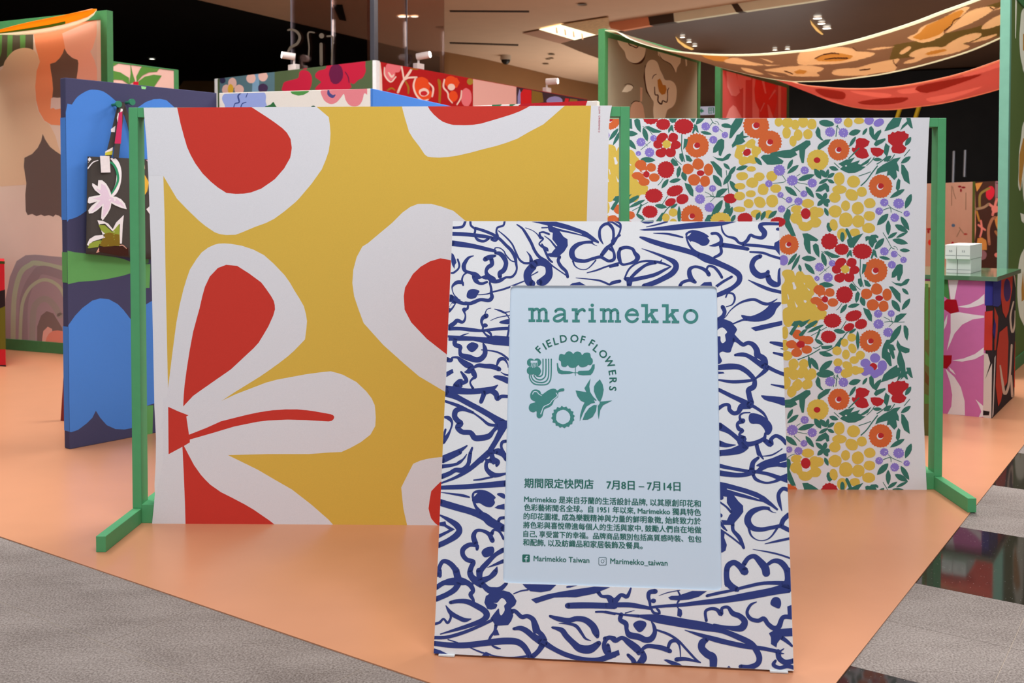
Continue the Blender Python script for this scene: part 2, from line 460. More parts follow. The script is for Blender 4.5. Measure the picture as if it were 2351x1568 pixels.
# dark seams (diffuser slots) in the ceiling
M_SLOT = mat('slot_black', '#3a2a20', 0.8)
for a, b in (((1033, 25), (1215, 26)), ((1033, 98), (1190, 103))):
    P = [q(a[0], a[1]-1.6, HC), q(b[0], b[1]-1.6, HC), q(b[0], b[1]+1.2, HC), q(a[0], a[1]+1.2, HC)]
    t = slab('slot_vent', [p+Vector((0, 0, -.012)) for p in P], (0, 0, .01), None, M_SLOT)
    tag(t, 'upper long dark slot vent in the beige ceiling above the glass' if a[1] < 50 else 'lower long dark slot vent in the beige ceiling, nearer the spotlight', 'vent')
# black rectangular grille seen through the glass
P = [q(764, 10), q(786, 10), q(795, 46), q(779, 43)]
tag(slab('ceiling_grille', [p+Vector((0, 0, -.02)) for p in P], (0, 0, .015), None, mat('grille_black', '#15120f', .6)), 'small black ceiling grille behind the left glass pane', 'grille')
# lit skylight box with louvres
M_LUM = mat('lit_diffuser', '#ffe9c8', .6, 1, .01, 5, emit=1.15)
M_WOODL = mat('coffer_wood', '#b08a5c', .7, 1.2, .15, 14)
sk = empty('ceiling_light', 'bright rectangular recessed ceiling light with louvre ribs beside the coral band', 'light')
def cel(name, pts, z, th, par, m): return slab(name, [flo(x, y, z) for x, y in pts], (0, 0, th), par, m)
cel('diffuser', [(1238, 68), (1288, 57), (1368, 80), (1319, 92)], HC-.03, .01, sk, M_LUM)
cel('coffer', [(1288, 57), (1325, 51), (1397, 40), (1400, 62), (1368, 80)], HC-.03, .01, sk, M_WOODL)
M_PINKL = mat('coffer_lip', '#a9806a', .9, 1.1)
cel('frame', [(1200, 77), (1238, 70), (1315, 92.5), (1285, 100)], HC-.028, .01, sk, M_PINKL)
for i in range(4):
    x = 1276+i*19.5; y = 64+i*4.6
    cel('rib', [(x, y), (x+3, y+.6), (x+5, y+13), (x+1, y+12)], HC-.05, .012, sk, mat('rib_amber', '#e8b890', .6, emit=.35))
# suspended coloured band (coral, dark, cream) under the ceiling
pb1 = flo(1398, 65, HC-.1); pb2 = flo(1870, -4, HC-.1)
bp = vplane(pb1, pb2)
bd = empty('ceiling_band', 'long coral, black and cream striped band hanging under the ceiling edge', 'band')
back = -bp.n*.12
for nm, hx, pts in (('coral_section', '#f08864', [(1390, 38), (1478, 22), (1488, 38), (1492, 58), (1425, 70), (1402, 65)]),
                    ('dark_section', '#40342a', [(1478, 22), (1535, 12), (1546, 30), (1548, 50), (1492, 58), (1488, 38)]),
                    ('cream_section', '#ecd8b4', [(1535, 12), (1590, 2), (1662, -12), (1678, 8), (1690, 28), (1548, 50), (1546, 30)]),
                    ('dark_section', '#40342a', [(1662, -12), (1676, -14), (1694, 8), (1707, 26), (1690, 28), (1678, 8)]),
                    ('cream_section', '#ecd8b4', [(1676, -14), (1960, -62), (1975, -18), (1870, 1.5), (1707, 26), (1694, 8)])):
    slab(nm, [bp.hit(x, y) for x, y in pts], back, bd, mat('band_'+hx[1:], hx, .8, 1.35, .02, 5))
# recessed downlights
def downlight(x, y, label, lit, z=HC, r=.07):
    c = flo(x, y, z-.02)
    o = empty('downlight', label, 'light', 'ceiling downlights'); o.location = c
    def ring(nm, r0, r1, z0, z1, m):
        V = []; n = 20
        for (rr, zz) in ((r0, z0), (r1, z1)):
            for i in range(n):
                t = 2*math.pi*i/n; V.append((math.cos(t)*rr, math.sin(t)*rr, zz))
        F = [(i, (i+1) % n, n+(i+1) % n, n+i) for i in range(n)]
        if nm == 'lens': F = [tuple(range(n))]; V = V[:n]
        return mesh(nm, V, F, o, m)
    ring('trim_ring', r, r*.72, -.004, .008, mat('lamp_trim', '#8d7860', .5))
    ring('lens', r*.72, 0, .006, 0, mat('lamp_lens_on', '#fff2dc', .4, 1, .01, 5, emit=5.0) if lit else mat('lamp_lens_off', '#4a3a2a', .3))
    return o
for (x, y, lit, lb, r) in ((1337, 11, False, 'unlit round downlight in the beige ceiling at the top edge', .085), (349, 136, True, 'bright oval downlight in the black ceiling above the pink and green panel', .085),
                     (1567, 86, True, 'bright downlight at the left end of the row above the brown flower canopy', .07), (1582, 97, True, 'middle downlight of the row just over the canopy edge', .07), (1595, 106, True, 'lowest downlight of the row touching the canopy edge', .07),
                     (1877, 43, True, 'top lamp of the bright group of three in the brown ceiling', .10), (1886, 55, True, 'middle lamp of the bright group of three in the brown ceiling', .09), (1898, 66, True, 'lowest lamp of the bright group of three in the brown ceiling', .10),
                     (1779, 115, True, 'small far downlight left of a pair above the canopy', .07), (1808, 113, True, 'small far downlight right of a pair above the canopy', .07),
                     (1253, 147, False, 'dim brass downlight cluster lamp nearest the spotlight', .08), (1266, 125, False, 'dim brass downlight cluster lamp highest in the beige ceiling', .08), (1258, 136, False, 'dim brass downlight cluster lamp at left centre', .06), (1266, 134, False, 'dim brass downlight cluster lamp at right centre', .06),
                     (927, 39, True, 'bright lamp at the left behind the right glass pane', .13), (952, 39, True, 'bright lamp at the right behind the right glass pane', .09)):
    downlight(x, y, lb, lit, HC-.03 if x > 1400 else (4.75 if x < 400 else HC), r)
# gold reflector strips beside lamps
for pts, lb in (([(1860, 47), (1866, 55), (1880, 70), (1890, 79), (1887, 80), (1874, 71), (1863, 57)], 'curved gold lamp reflector beside the three bright lamps'),
                ([(1551, 85), (1562, 96), (1578, 106), (1593, 113), (1588, 115), (1572, 109), (1556, 96)], 'curved gold lamp reflector left of the lamp row over the canopy')):
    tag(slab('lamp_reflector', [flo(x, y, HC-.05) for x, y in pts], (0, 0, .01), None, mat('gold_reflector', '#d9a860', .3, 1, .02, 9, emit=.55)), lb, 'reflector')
# dome security camera
c = flo(1161, 127, HC)
sc_ = empty('security_camera', 'white dome security camera hanging from the beige ceiling', 'camera'); sc_.location = c
tube('base', [(0, 0, 0), (0, 0, -.10)], [.12, .12], sc_, mat('camera_white', '#b9ab98', .5), 16)
tube('dome', [(0, 0, -.10), (0, 0, -.15), (0, 0, -.19), (0, 0, -.205)], [.10, .09, .05, .01], sc_, mat('camera_dome', '#2a2622', .15), 16)
# ================================================================== FABRIC STANDS
M_GRN = mat('green_lacquer', '#4f9c68', 0.55, 1.0, .03, 30, .3)
def make_stand(o, u, W, H, label, cr_z=.0):
    """o = left outer front corner on the floor, u = direction to the right"""
    u = Vector(u).normalized(); b = Vector((-u.y, u.x, 0)); z = Vector((0, 0, 1)); o = Vector((o[0], o[1], .003))
    t = .030; d = .058; e = empty('display_stand', label, 'stand', None); 
    zf = .052
    for s in (0, 1):
        p = o+u*(W-t)*s
        box('foot', p-b*.285, u*t, b*.63, z*(zf-.003), e, M_GRN)
        box('post', p+z*(zf-.003), u*t, b*d, z*(H-zf), e, M_GRN)
    box('top_bar', o+u*t+z*(H-.003-.032), u*(W-2*t), b*d, z*.032, e, M_GRN, .001)
    box('bottom_bar', o+u*t+z*.0, u*(W-2*t), b*d, z*.062, e, M_GRN, .001)
    return e
a = flo(325.4, 1203); b_ = flo(1008, 1207)
u1 = (b_-a); u1.z = 0; u1.normalize()
PL1 = Plane((a.x, a.y, 0), u1, (0, 0, 1))
H1 = PL1.hit(313, 247.5).z+.001
o1 = a-u1*.030
R1 = PL1.hit(1446, 246)
W1 = (Vector((R1.x, R1.y, 0))-Vector((o1.x, o1.y, 0))).length
make_stand(o1, u1, W1, H1, 'green tubular display stand carrying the yellow and red fabric')
a2 = flo(1809, 1124.7); b2 = flo(2142.7, 1125.6)
u2 = b2-a2; u2.z = 0; u2.normalize()
PL2 = Plane((a2.x, a2.y, 0), u2, (0, 0, 1))
rr = PL2.hit(2173, 271); H2 = rr.z
o2 = Vector((rr.x, rr.y, 0))-u2*W1
make_stand(o2, u2, W1, H2, 'green tubular display stand carrying the small-flower fabric')

def fabric(name, pl, outline, label, m, depth=.066):
    """a loop of cloth over the top and bottom bars. outline: px, clockwise from top left; given as (left edge list top->bottom, right edge list top->bottom)"""
    L, Rt = outline
    fr = pl.moved(.004)
    e = empty(name, label, 'fabric')
    f = [fr.hit(x, y) for x, y in L]; g = [fr.hit(x, y) for x, y in Rt]
    n = len(f); bk = -pl.n*depth
    V = []; F = []
    prof = [(0.0, 0.0)]
    # rows top->bottom, front; then back
    for a, b in zip(f, g): V += [a, b]
    for i in range(n-1): F.append((2*i, 2*i+2, 2*i+3, 2*i+1))
    k = len(V)
    for a, b in zip(f, g): V += [a+bk, b+bk]
    for i in range(n-1): F.append((k+2*i, k+2*i+1, k+2*i+3, k+2*i+2))
    F.append((0, 1, k+1, k)); F.append((2*n-2, k+2*n-2, k+2*n-1, 2*n-1))
    o = mesh('cloth_loop', V, F, e, m)
    return e, fr
M_FAB = mat('white_cotton', '#dfe0e6', 0.92, 1.0, .015, 400, .12)
L1 = [(329.6, 247.2), (331, 265), (336, 320), (340.5, 400), (343, 470), (346, 560), (348, 640), (351, 760), (353, 860), (354.5, 935), (358, 1005), (357.5, 1060), (354.8, 1112), (355.5, 1135), (352, 1175), (348.9, 1202.6)]
Rr1 = [(1405, 242.2), (1401, 262), (1398, 290), (1396, 400), (1395, 470), (1394.5, 560), (1394, 640), (1393, 760), (1392, 860), (1391, 935), (1390, 1005), (1390, 1060), (1390, 1112), (1390, 1135), (1389, 1175), (1388, 1208.6)]
fab1, FP1 = fabric('hanging_fabric', PL1, (L1, Rr1), 'large mustard yellow fabric with white and red petal shapes', M_FAB)
WH = cloth('#dcdde4'); YE = cloth('#d8b44e'); RD = cloth('#c83c32')
A1 = Art(FP1, [[(p[0]+.4, p[1]), (q_[0]-.4, q_[1]), (q2[0]-.4, q2[1]), (p2[0]+.4, p2[1])] for p, p2, q_, q2 in zip(L1, L1[1:], Rr1, Rr1[1:])], off=.0002, step=1e-5)
A1.poly(YE, [(372, 240), (1357, 240), (1354, 300), (1350, 400), (1347, 509), (1342, 800), (1336, 1215), (388, 1215), (386, 905), (383, 760), (380, 620), (378, 500), (375, 402), (373, 320)])
A1.crop(320, 230, 4.752).poly(WH, '20,60 20,820 258,820 410,1075 520,1190 650,1315 720,1372 820,1440 880,1462 950,1471 1050,1468 1110,1446 1260,1383 1380,1340 1470,1295 1580,1215 1700,1115 1745,1070 1880,910 1990,755 2030,660 2065,560 2080,460 2085,360 2078,270 2066,185 1940,78 1900,50')
A1.poly(RD, '405,50 412,80 450,260 485,390 520,510 560,600 610,690 690,800 780,890 860,955 950,1012 1050,1023 1140,1020 1220,1006 1330,965 1440,890 1480,860 1580,745 1645,630 1655,580 1663,520 1650,425 1610,355 1560,305 1480,245 1400,190 1300,125 1230,80 1180,50')
A1.crop(320, 540, 4.053).poly(WH, '262,1459 280,1320 303,1130 325,960 345,810 375,650 410,505 440,405 470,320 530,225 580,160 640,115 700,88 740,78 790,76 850,80 950,97 1060,133 1160,185 1250,265 1350,370 1400,440 1440,510 1490,590 1530,660 1550,735 1560,800 1553,880 1541,970 1440,1075 1380,1128 1300,1190 1210,1255 1130,1310 1050,1360 885,1462 600,1650 560,1800 200,1800')
A1.crop(320, 840, 4.053).poly(WH, '220,300 680,365 900,262 1180,155 1280,128 1430,100 1550,78 1680,60 1780,50 1850,68 1900,85 2020,150 2110,235 2160,300 2190,365 2196,420 2200,480 2195,560 2150,640 2060,710 1960,765 1880,801 1760,806 1580,820 1200,820 825,830 1100,965 1280,1070 1420,1150 1600,1290 1760,1430 1840,1520 80,1520 220,900')
A1.poly(RD, '268,380 360,422 458,460 437,470 450,560 462,640 620,578 760,515 880,485 1000,455 1120,430 1240,412 1360,405 1470,405 1560,412 1640,424 1780,449 1803,458 1814,475 1808,495 1790,511 1760,517 1560,505 1380,500 1200,508 1100,520 1000,540 880,565 680,625 470,685 470,712 415,745 272,822')
A1.crop(320, 540, 4.053).poly(RD, '808,275 910,285 1020,355 1135,440 1180,500 1225,565 1250,610 1260,650 1262,690 1245,750 1200,850 1150,935 1110,1000 1060,1055 1000,1110 920,1185 850,1250 720,1340 550,1459 500,1495 408,1594 412,1500 420,1400 440,1250 470,1060 500,900 535,770 560,680 585,570 610,480 655,385 730,305')
A1.crop(320, 840, 4.053).poly(RD, '400,740 415,745 470,850 510,925 570,1010 610,1055 660,1105 760,1175 860,1225 980,1288 1060,1335 1140,1390 1210,1438 1290,1500 430,1500 425,1300 412,980')
A1.crop(780, 230, 3.336).poly(WH, '460,20 475,45 500,140 530,240 560,290 610,355 650,415 672,432 700,437 760,440 830,435 900,425 1000,402 1100,375 1200,350 1280,325 1360,295 1450,243 1560,185 1630,125 1720,45 1750,20')
A1.poly(RD, '665,20 675,48 690,75 720,110 760,145 790,165 830,180 870,190 960,192 1020,189 1080,180 1160,157 1250,130 1320,108 1380,85 1430,60 1480,30')
A1.crop(0, 0, 1).poly(WH, '960,468 990,468 1013,474 1041,484 1071,509 1110,545 1160,620 1180,720 1150,850 1090,940 1021,899 962,864 928,835 880,792 835,742 823,710 813,680 809,650 811,620 819,590 832,566 845,558 870,537 900,512 924,488 942,475')
A1.poly(RD, '1011,593 1034,597 1080,610 1120,660 1130,740 1090,820 1026,814 980,778 944,740 929,711 927,680 930,660 933,655 948,629 966,612 987,600')
A1.crop(780, 680, 2.904).poly(WH, '490,1117 450,1195 410,1275 417,1350 425,1420 450,1530 460,1560 1000,1560 1000,1100 720,1070 680,1072 630,1077 580,1085 535,1097')
A1.poly(RD, '675,1235 640,1268 610,1300 600,1355 592,1415 600,1450 610,1482 635,1512 670,1540 720,1560 800,1560 800,1200 720,1200')
A1.build('petal_print', fab1)
W_ = Writing(FP1, .0008)
W_.line('© MARIMEKKO  ANTTI', (1377.5, 304), (1378.5, 245), 1.0)
W_.build('selvedge_lettering', fab1, cloth('#c0556a'))
# stitched crease lines
# ------------------------------------------------------------------ fabric 2
L2 = [(1140, 273.5), (1140, 300), (1141, 400), (1141, 520), (1142, 700), (1142, 960), (1143, 1060), (1143, 1124)]
Rr2 = [(2134.5, 269.8), (2132.5, 300), (2128.5, 400), (2126, 520), (2122, 700), (2121, 960), (2124.5, 1060), (2128, 1126.2)]
fab2, FP2 = fabric('hanging_fabric', PL2, (L2, Rr2), 'white fabric covered with small red, orange, yellow and violet flowers', M_FAB)
fab2.name = 'hanging_fabric.001'
PAL = dict(o=cloth('#d2683a'), r=cloth('#b82c32'), y=cloth('#d8ba54'), g=cloth('#3c7468'), p=cloth('#8c7cce'), w=M_FAB)
def inside(x, y): return x > 1375 and y > 262 and y < 1135 and not (x < 1785 and y > 545)
A2 = Art(FP2, [[(1300, 273.2), (2134, 270.2), (2128, 1125.9), (1300, 1124.2)]], off=.0002, step=1e-6)
A2.keep = inside
BL_R = '''
C 1780 500 6.354
s 8 640 835 790 710
s 8 700 735 745 780
s 10 670 490 760 545 815 615
s 10 1570 215 1640 330 1695 430 1740 455
s 10 1690 430 1655 480
s 8 1725 415 1765 430 1785 470
s 8 1790 530 1835 570
s 14 1240 605 1240 700 1235 800 1250 880 1285 1010
s 10 1120 920 1170 990 1240 1050
s 10 970 1250 930 1310 890 1350
F y 100,830 105,785 150,757 200,755 240,765 270,790 290,850 305,810 335,782 390,780 430,830 500,832 545,865 580,930 620,970 600,1010 560,1060 570,1110 530,1160 570,1220 600,1290 650,1350 740,1360 745,1420 720,1480 640,1490 600,1570 540,1595 480,1560 450,1510 400,1515 395,1560 340,1600 290,1570 262,1510 240,1570 180,1595 130,1555 112,1480 108,1370 125,1325 170,1300 165,1262 95,1260 90,1200 90,1100 90,1000 130,940 135,890
f w 245,945 275,938 290,980 308,1015 298,1045 265,1045 258,990
f w 175,1110 188,1120 203,1185 190,1195
f w 415,1200 450,1205 458,1225 440,1242 418,1230
f w 280,1212 300,1250 328,1290 310,1312 300,1290
f w 110,1262 170,1255 180,1300 140,1318 108,1345
f w 412,945 432,960 428,980
f w 465,1020 505,1050 500,1065 480,1050
z 195 390 152
f g 392,230 470,225 540,260 600,298 632,325 600,345 550,338 508,336 512,400 520,530 480,520 440,460 415,380 418,310
f g 545,400 590,370 630,400 645,500 642,582 590,535 555,470
l 385 590 600 600 85
l 315 520 180 695 62
l 360 540 235 770 55
e p 118 620 72 78
l 345 680 375 790 48
l 430 665 575 825 78
e y 850 105 60 88 -10
e y 975 240 76 90
e g 978 280 34 72
e y 1160 215 78 60
e y 1030 50 100 88
e y 1210 50 92 92
e y 1360 150 97 76
f g 745,130 752,90 768,68 800,80 830,180 795,212 765,190
f g 1030,150 1060,160 1095,230 1120,290 1180,260 1285,225 1230,300 1160,400 1150,430 1100,440 1070,420 1050,370 1045,320 1070,300 1045,240 1020,190
j r 790 345 128 122 0 14 .1
j r 970 460 108 86
j r 1270 490 148 118
f g 1085,470 1110,475 1125,580 1085,545 1045,590 1040,540
f g 700,490 760,485 860,530 950,560 910,585 820,585 770,550
l 680 510 740 710 75
p 645 720 72
p 830 665 55
p 608 885 42
p 770 870 76
e r 955 655 88 68 -25
e r 1115 650 72 66
e r 1145 760 85 66
e r 1078 865 80 76
e r 935 880 76 66
e r 890 752 66 64
e r 1020 760 100 100
f w 1025,655 1045,700 1100,720 1085,750 1075,815 1040,805 1018,828 1000,800 950,800 965,760 945,735 990,710
e y 1020 750 62 62
f g 1310,280 1340,265 1380,270 1400,250 1470,245 1505,270 1500,300 1465,290 1490,350 1450,370 1420,440 1390,420 1360,370 1360,320 1320,345
l 1585 300 1445 465 85
f g 1425,455 1465,480 1490,585 1460,570 1438,540 1410,600 1390,590
p 1590 490 68
p 1735 530 56
p 1870 615 52
p 1700 685 64
l 1515 570 1680 605 50
z 1462 770 182
l 1640 300 1780 210 55
l 1765 290 1935 205 45
l 1710 320 1935 375 84
l 1815 470 1965 480 58
f g 1275,670 1335,680 1310,780 1260,830
f g 1205,890 1255,880 1268,1000 1240,1010 1205,950
f g 1290,900 1350,920 1400,990 1370,1010 1310,990
f g 1770,690 1820,670 1860,690 1860,800 1810,925 1780,910 1775,840 1740,870 1695,875 1700,800 1740,740
f g 1690,925 1750,950 1840,955 1900,900 1940,885 1962,900 1920,970 1830,1000 1760,980
f g 1655,1000 1710,1000 1780,1060 1825,1110 1830,1245 1760,1180 1700,1080
l 1850 1030 1945 1120 55
l 1700 1200 1820 1370 90
l 1965 1180 1845 1345 72
f g 1075,990 1110,950 1170,1000 1195,1060 1140,1070 1095,1040
f g 1205,1065 1235,1110 1215,1200 1180,1245 1160,1190 1170,1110
l 1250 1150 1300 1290 80
l 640 970 855 985 80
e w 700 1180 110 110
e o 640 1050 84 72
e o 795 1090 72 64
e o 590 1208 78 54
e o 840 1235 78 64
e o 690 1300 82 60
e o 680 1110 60 60
e o 650 1235 70 60
e r 725 1190 46 48
f w 650,1140 705,1125 715,1140 680,1165
f w 760,1160 800,1155 780,1180
f w 675,1210 720,1240 760,1245 720,1252
j r 1008 1122 128 128
e o 1330 1110 84 80
e o 1480 1040 84 84
e o 1630 1120 70 90
e o 1420 1270 90 84
e o 1580 1290 74 84
e r 1515 1172 56 42
l 1045 1260 945 1395 62
l 1060 1300 1230 1260 62
C 1780 700 6.354
s 8 1580 175 1660 215 1700 250 1885 248
s 8 1590 250 1720 245 1655 320
s 8 1690 180 1700 240
s 10 1035 230 960 350 920 380
s 10 750 325 650 380 520 450
s 12 550 620 600 630 700 570
s 16 1170 350 1050 400 970 500 880 600 760 670 640 690
s 12 860 1020 855 1110 845 1200
s 8 830 1065 860 1050 900 1110
f g 1280,40 1370,70 1410,150 1410,245 1360,220 1300,120
j r 835 230 134 108
j r 1140 160 128 80 -18
j r 1250 280 96 76 -18
j r 1075 325 86 58 -22
p 1500 130 66
p 1690 125 56
p 1505 280 80
p 1645 400 78
f g 1730,250 1760,160 1830,125 1920,125 1860,190 1790,250
l 1835 295 1665 570 95
f g 1870,300 1905,300 1940,350 1945,430 1925,525 1890,470 1870,380
l 850 370 1025 400 70
l 705 290 465 405 52
f g 590,225 618,228 615,260 540,320 480,350 440,350 435,315 510,260
e y 140 405 50 95
e y 140 590 60 80
e y 170 740 80 70
e y 265 865 75 82
e y 415 862 72 72
e y 150 1000 62 82
e y 265 1010 60 90
e y 375 1005 62 70
e y 490 1030 78 78
e y 155 1150 50 84
e y 310 1180 66 80
e y 450 1165 66 70
e y 230 1270 60 82
e o 235 575 78 62
e o 320 430 72 72
e o 400 495 70 50
e o 480 515 78 62
e o 460 652 78 62
e o 310 695 80 66
e o 320 600 60 50
e r 370 575 62 52
f g 230,300 270,240 360,225 400,245 515,205 440,290 375,330 340,290 320,320 240,450 200,420 240,350 270,310
f g 410,360 475,350 400,450 355,460 340,430
j r 775 465 118 94
f g 640,345 665,360 640,430 600,500 575,510
l 575 500 700 580 55
f g 665,600 830,590 830,620 760,650 680,640
l 1075 415 1180 350 42
f g 950,480 990,475 980,520 930,630 880,635 870,590
e y 1115 475 66 62
e y 1010 550 56 60
e y 900 670 70 66
e y 1125 635 56 76 -25
e y 1030 722 56 72
e y 1240 732 66 66
e y 1150 805 70 56
e y 915 840 66 62
e y 1050 885 76 60 30
e y 1020 1000 66 64
e y 1170 955 70 64 30
l 640 700 840 740 70
s 14 655 640 500 730 325 800
l 485 740 515 950 45
l 515 770 630 950 80
l 830 815 640 960 92
e g 705 1015 105 46 5
l 1200 380 1205 660 55
z 1390 530 168
e w 1430 900 80 80
e p 1455 775 76 70
e p 1315 850 76 64
e p 1560 890 70 84
e p 1310 975 66 62
e p 1452 1010 72 58 -30
e r 1430 900 56 54
f g 1580,580 1620,510 1670,505 1665,570 1720,580 1740,620 1755,660 1725,665 1745,760 1735,790 1710,785 1680,720 1700,890 1670,895 1600,800 1555,770 1550,720 1560,640
f w 1640,640 1655,650 1670,700 1640,680
f g 1780,510 1830,590 1900,620 1960,640 1955,690 1900,708 1835,680 1860,760 1890,850 1900,960 1940,1090 1910,1085 1860,1030 1770,1125 1790,1050 1835,970 1780,850 1775,780 1800,680 1765,590
f g 1780,870 1780,960 1740,1050 1640,1100 1540,1130 1580,1020 1680,930
'''
BL_M = '''
C 1630 260 6.03
z 640 170 186
z 830 400 168
f g 355,70 465,70 430,170 350,270 300,340 265,350 272,290 285,205 200,200 160,180 180,148 285,180
f g 310,480 300,440 340,380 370,300 410,290 460,235 465,310 545,320 460,350 490,390 430,430 370,440
F y 340,600 350,530 370,470 360,440 430,440 480,430 530,380 590,355 630,390 625,450 700,475 705,540 660,590 655,680 600,700 550,690 500,700 440,725 400,690 395,640
f w 495,460 520,480 580,490 570,540 590,580 545,585 520,610 480,595 450,600 460,560 440,545 480,510
e r 513 542 58 48 -35
l 620 610 720 720 62
f g 700,610 740,575 830,570 850,545 1000,515 1110,505 1240,430 1330,375 1385,380 1395,430 1320,500 1310,600 1300,690 1270,690 1240,600 1235,510 1180,530 1210,575 1120,620 1030,620 930,600 1020,660 1000,700 860,715 790,710 750,670
e y 950 120 56 66
e y 1075 130 80 70
e y 1180 160 60 70
e y 1290 120 70 80
e y 1410 150 66 76
e y 1060 270 60 80
e y 1220 300 62 80
e y 1355 290 66 72
e y 1150 385 50 76
s 10 225 790 245 950 260 1110
s 8 995 850 1040 945 870 970
s 8 1200 870 1250 840
s 8 1210 960 1350 985
s 10 1165 1010 1250 1090
s 8 995 1165 1045 1195
s 8 1175 1260 1110 1285 1060 1325
s 8 0 1140 100 1160 200 1150
l 355 735 250 870 60
l 365 780 525 730 62
l 275 935 390 1100 74
j r 280 1180 96 72
e y 570 770 66 38
e y 445 870 82 58
e y 680 878 76 60
e y 585 960 86 72
e y 415 1010 76 46
e y 855 870 76 74
e y 735 1055 76 80
e y 910 1042 76 60
e y 565 1115 70 50
e y 410 1145 76 60
e y 535 1250 70 64
e y 690 1230 86 74 35
e y 860 1215 84 90
e y 405 1330 86 40
e y 640 1390 76 56
e y 815 1400 70 60
e y 1355 1248 86 62
e y 1200 1330 80 60
e y 1195 1450 84 80
e y 1445 1380 76 90
e y 1320 1560 100 74
e y 1450 1510 90 74
e y 1250 1500 60 60
f w 1255,1330 1290,1310 1400,1470 1340,1510 1280,1500
e r 1325 1390 66 76 -10
p 960 790 86
p 815 975 55
p 1140 930 82
p 1310 790 62
p 1415 965 70
p 1300 1115 52
p 975 1130 46
p 1095 1200 50
p 1225 1220 62
p 990 1325 56
l 1145 640 1070 780 55
l 1225 720 1070 835 62
l 1220 925 1450 850 75
l 1040 1015 1205 1145 78
l 1325 1015 1440 1170 66
f g 1070,1320 1110,1340 1120,1400 1100,1480 1150,1600 1190,1700 1130,1700 1040,1560 1015,1420
l 280 1280 180 1400 62
l 310 1295 250 1460 62
j y 150 1490 150 125
e r 160 1505 50 22
l 350 1405 290 1510 55
j r 485 1465 108 92
j r 940 1505 110 72
l 690 1370 640 1480 62
l 765 1355 705 1485 62
l 925 1350 805 1455 64
C 1870 260 6.032
e g 165 140 106 45 8
p 325 95 60
e y 465 130 62 66
e y 615 105 70 46
e p 755 100 66 60
e p 890 130 76 52 -25
f g 1090,60 1210,65 1170,180 1080,220 965,250 1010,160
f g 1270,65 1330,65 1362,212 1330,200 1290,150 1185,240 1215,170 1280,110
p 215 260 74
p 400 270 72
s 12 320 160 310 210 295 325
s 8 295 185 315 180 350 225
f g 45,180 80,230 85,320 130,385 90,370 30,320 10,260
l 475 290 640 240 82
l 665 300 730 205 45
f g 755,200 785,175 820,220 825,300 870,250 920,225 925,260 880,340 860,375 980,345 985,370 940,410 850,460 820,430 850,380 800,350 760,290
s 14 1035 450 1000 590 930 660 860 705
s 12 1110 570 1060 640 1000 670
s 10 830 600 790 660 720 725
f r 1015,300 1050,290 1080,255 1110,270 1150,245 1200,255 1250,245 1260,275 1305,290 1300,340 1230,400 1220,430 1275,480 1240,540 1180,560 1080,545 1060,490 1080,450 1020,400
l 1335 330 1255 450 64
s 10 1320 500 1240 595
l 1330 600 1195 695 64
z 335 505 155
f g 225,360 150,365 60,430 40,470 45,525 90,490 190,425
l 570 325 480 465 50
f r 570,370 620,340 700,350 765,390 740,450 680,480 720,500 755,590 720,620 660,630 590,610 550,560 515,510 520,475 560,480 575,430
f r 775,480 830,475 900,480 970,520 930,580 870,605 810,580 780,530
j y 45 648 156 150 0 22 .06
e r 35 650 46 40
f g 330,700 440,640 470,640 560,610 500,690 630,650 600,700 640,710 790,605 740,690 650,735 710,740 640,790 560,825 470,830 400,800 350,770 390,740
f w 420,725 445,718 450,735 430,740
s 16 620 480 540 560 470 630
f g 985,410 1030,450 1000,600 960,550 965,470
l 960 665 1065 590 60
l 810 640 935 640 50
f g 1050,660 1090,630 1195,610 1140,680 1165,740 1170,810 1130,790 1145,880 1105,925 1070,890 1040,855 1000,865 1010,800 920,820 840,850 870,770 950,710
f g 1200,705 1240,720 1300,820 1320,985 1240,930 1200,830
s 16 875 725 800 820 720 930 640 1005
s 10 610 870 700 840 780 810
l 205 745 330 785 62
s 10 270 685 345 755
z 915 1010 168
f g 1160,900 1190,930 1180,1040 1150,1080 1125,1040 1135,960
l 1245 1055 1045 1170 66
l 1340 1120 1255 1320 80
p 965 1235 62
p 1165 1250 80
p 895 1355 58
p 1110 1445 66
p 1275 1390 48
s 8 1020 1270 1080 1320 1210 1375
s 10 950 1340 1045 1310 1060 1375
l 1020 1395 865 1550 88
l 1195 1430 1310 1620 74
l 1020 1485 1020 1690 70
l 1115 1545 1290 1640 80
l 0 770 90 910 80
l 75 785 170 890 74
l 190 775 165 885 50
l 275 830 175 895 55
l 60 975 190 905 50
l 180 920 275 965 50
f g 155,960 200,1010 205,1080 170,1095 150,1050 90,1085 10,1085 60,1010
l 15 1105 135 1205 64
l 160 1100 125 1210 66
l 40 1280 135 1190 66
l 185 1295 120 1190 66
e g 180 1215 36 30
l 140 1310 190 1425 55
e y 340 905 76 90
e y 540 945 90 82
e y 345 1055 100 60
e y 280 1165 80 76
e y 515 1130 92 76 35
e y 655 1088 70 70
e y 765 1245 80 70
e y 430 1280 62 72
e y 600 1315 84 90
e y 285 1358 92 86
e y 760 1420 80 68
e y 435 1470 96 100
e y 605 1500 84 82
e y 60 1370 70 66
e y 265 1545 56 72
'''
A2.D = [(-410, -287), (0, 0), (0, 573)]; run(A2, BL_R, PAL)
A2.D = [(0, 0), (0, 573)]; run(A2, BL_M, PAL)
A2.D = [(0, 0)]
A2.build('floral_print', fab2)
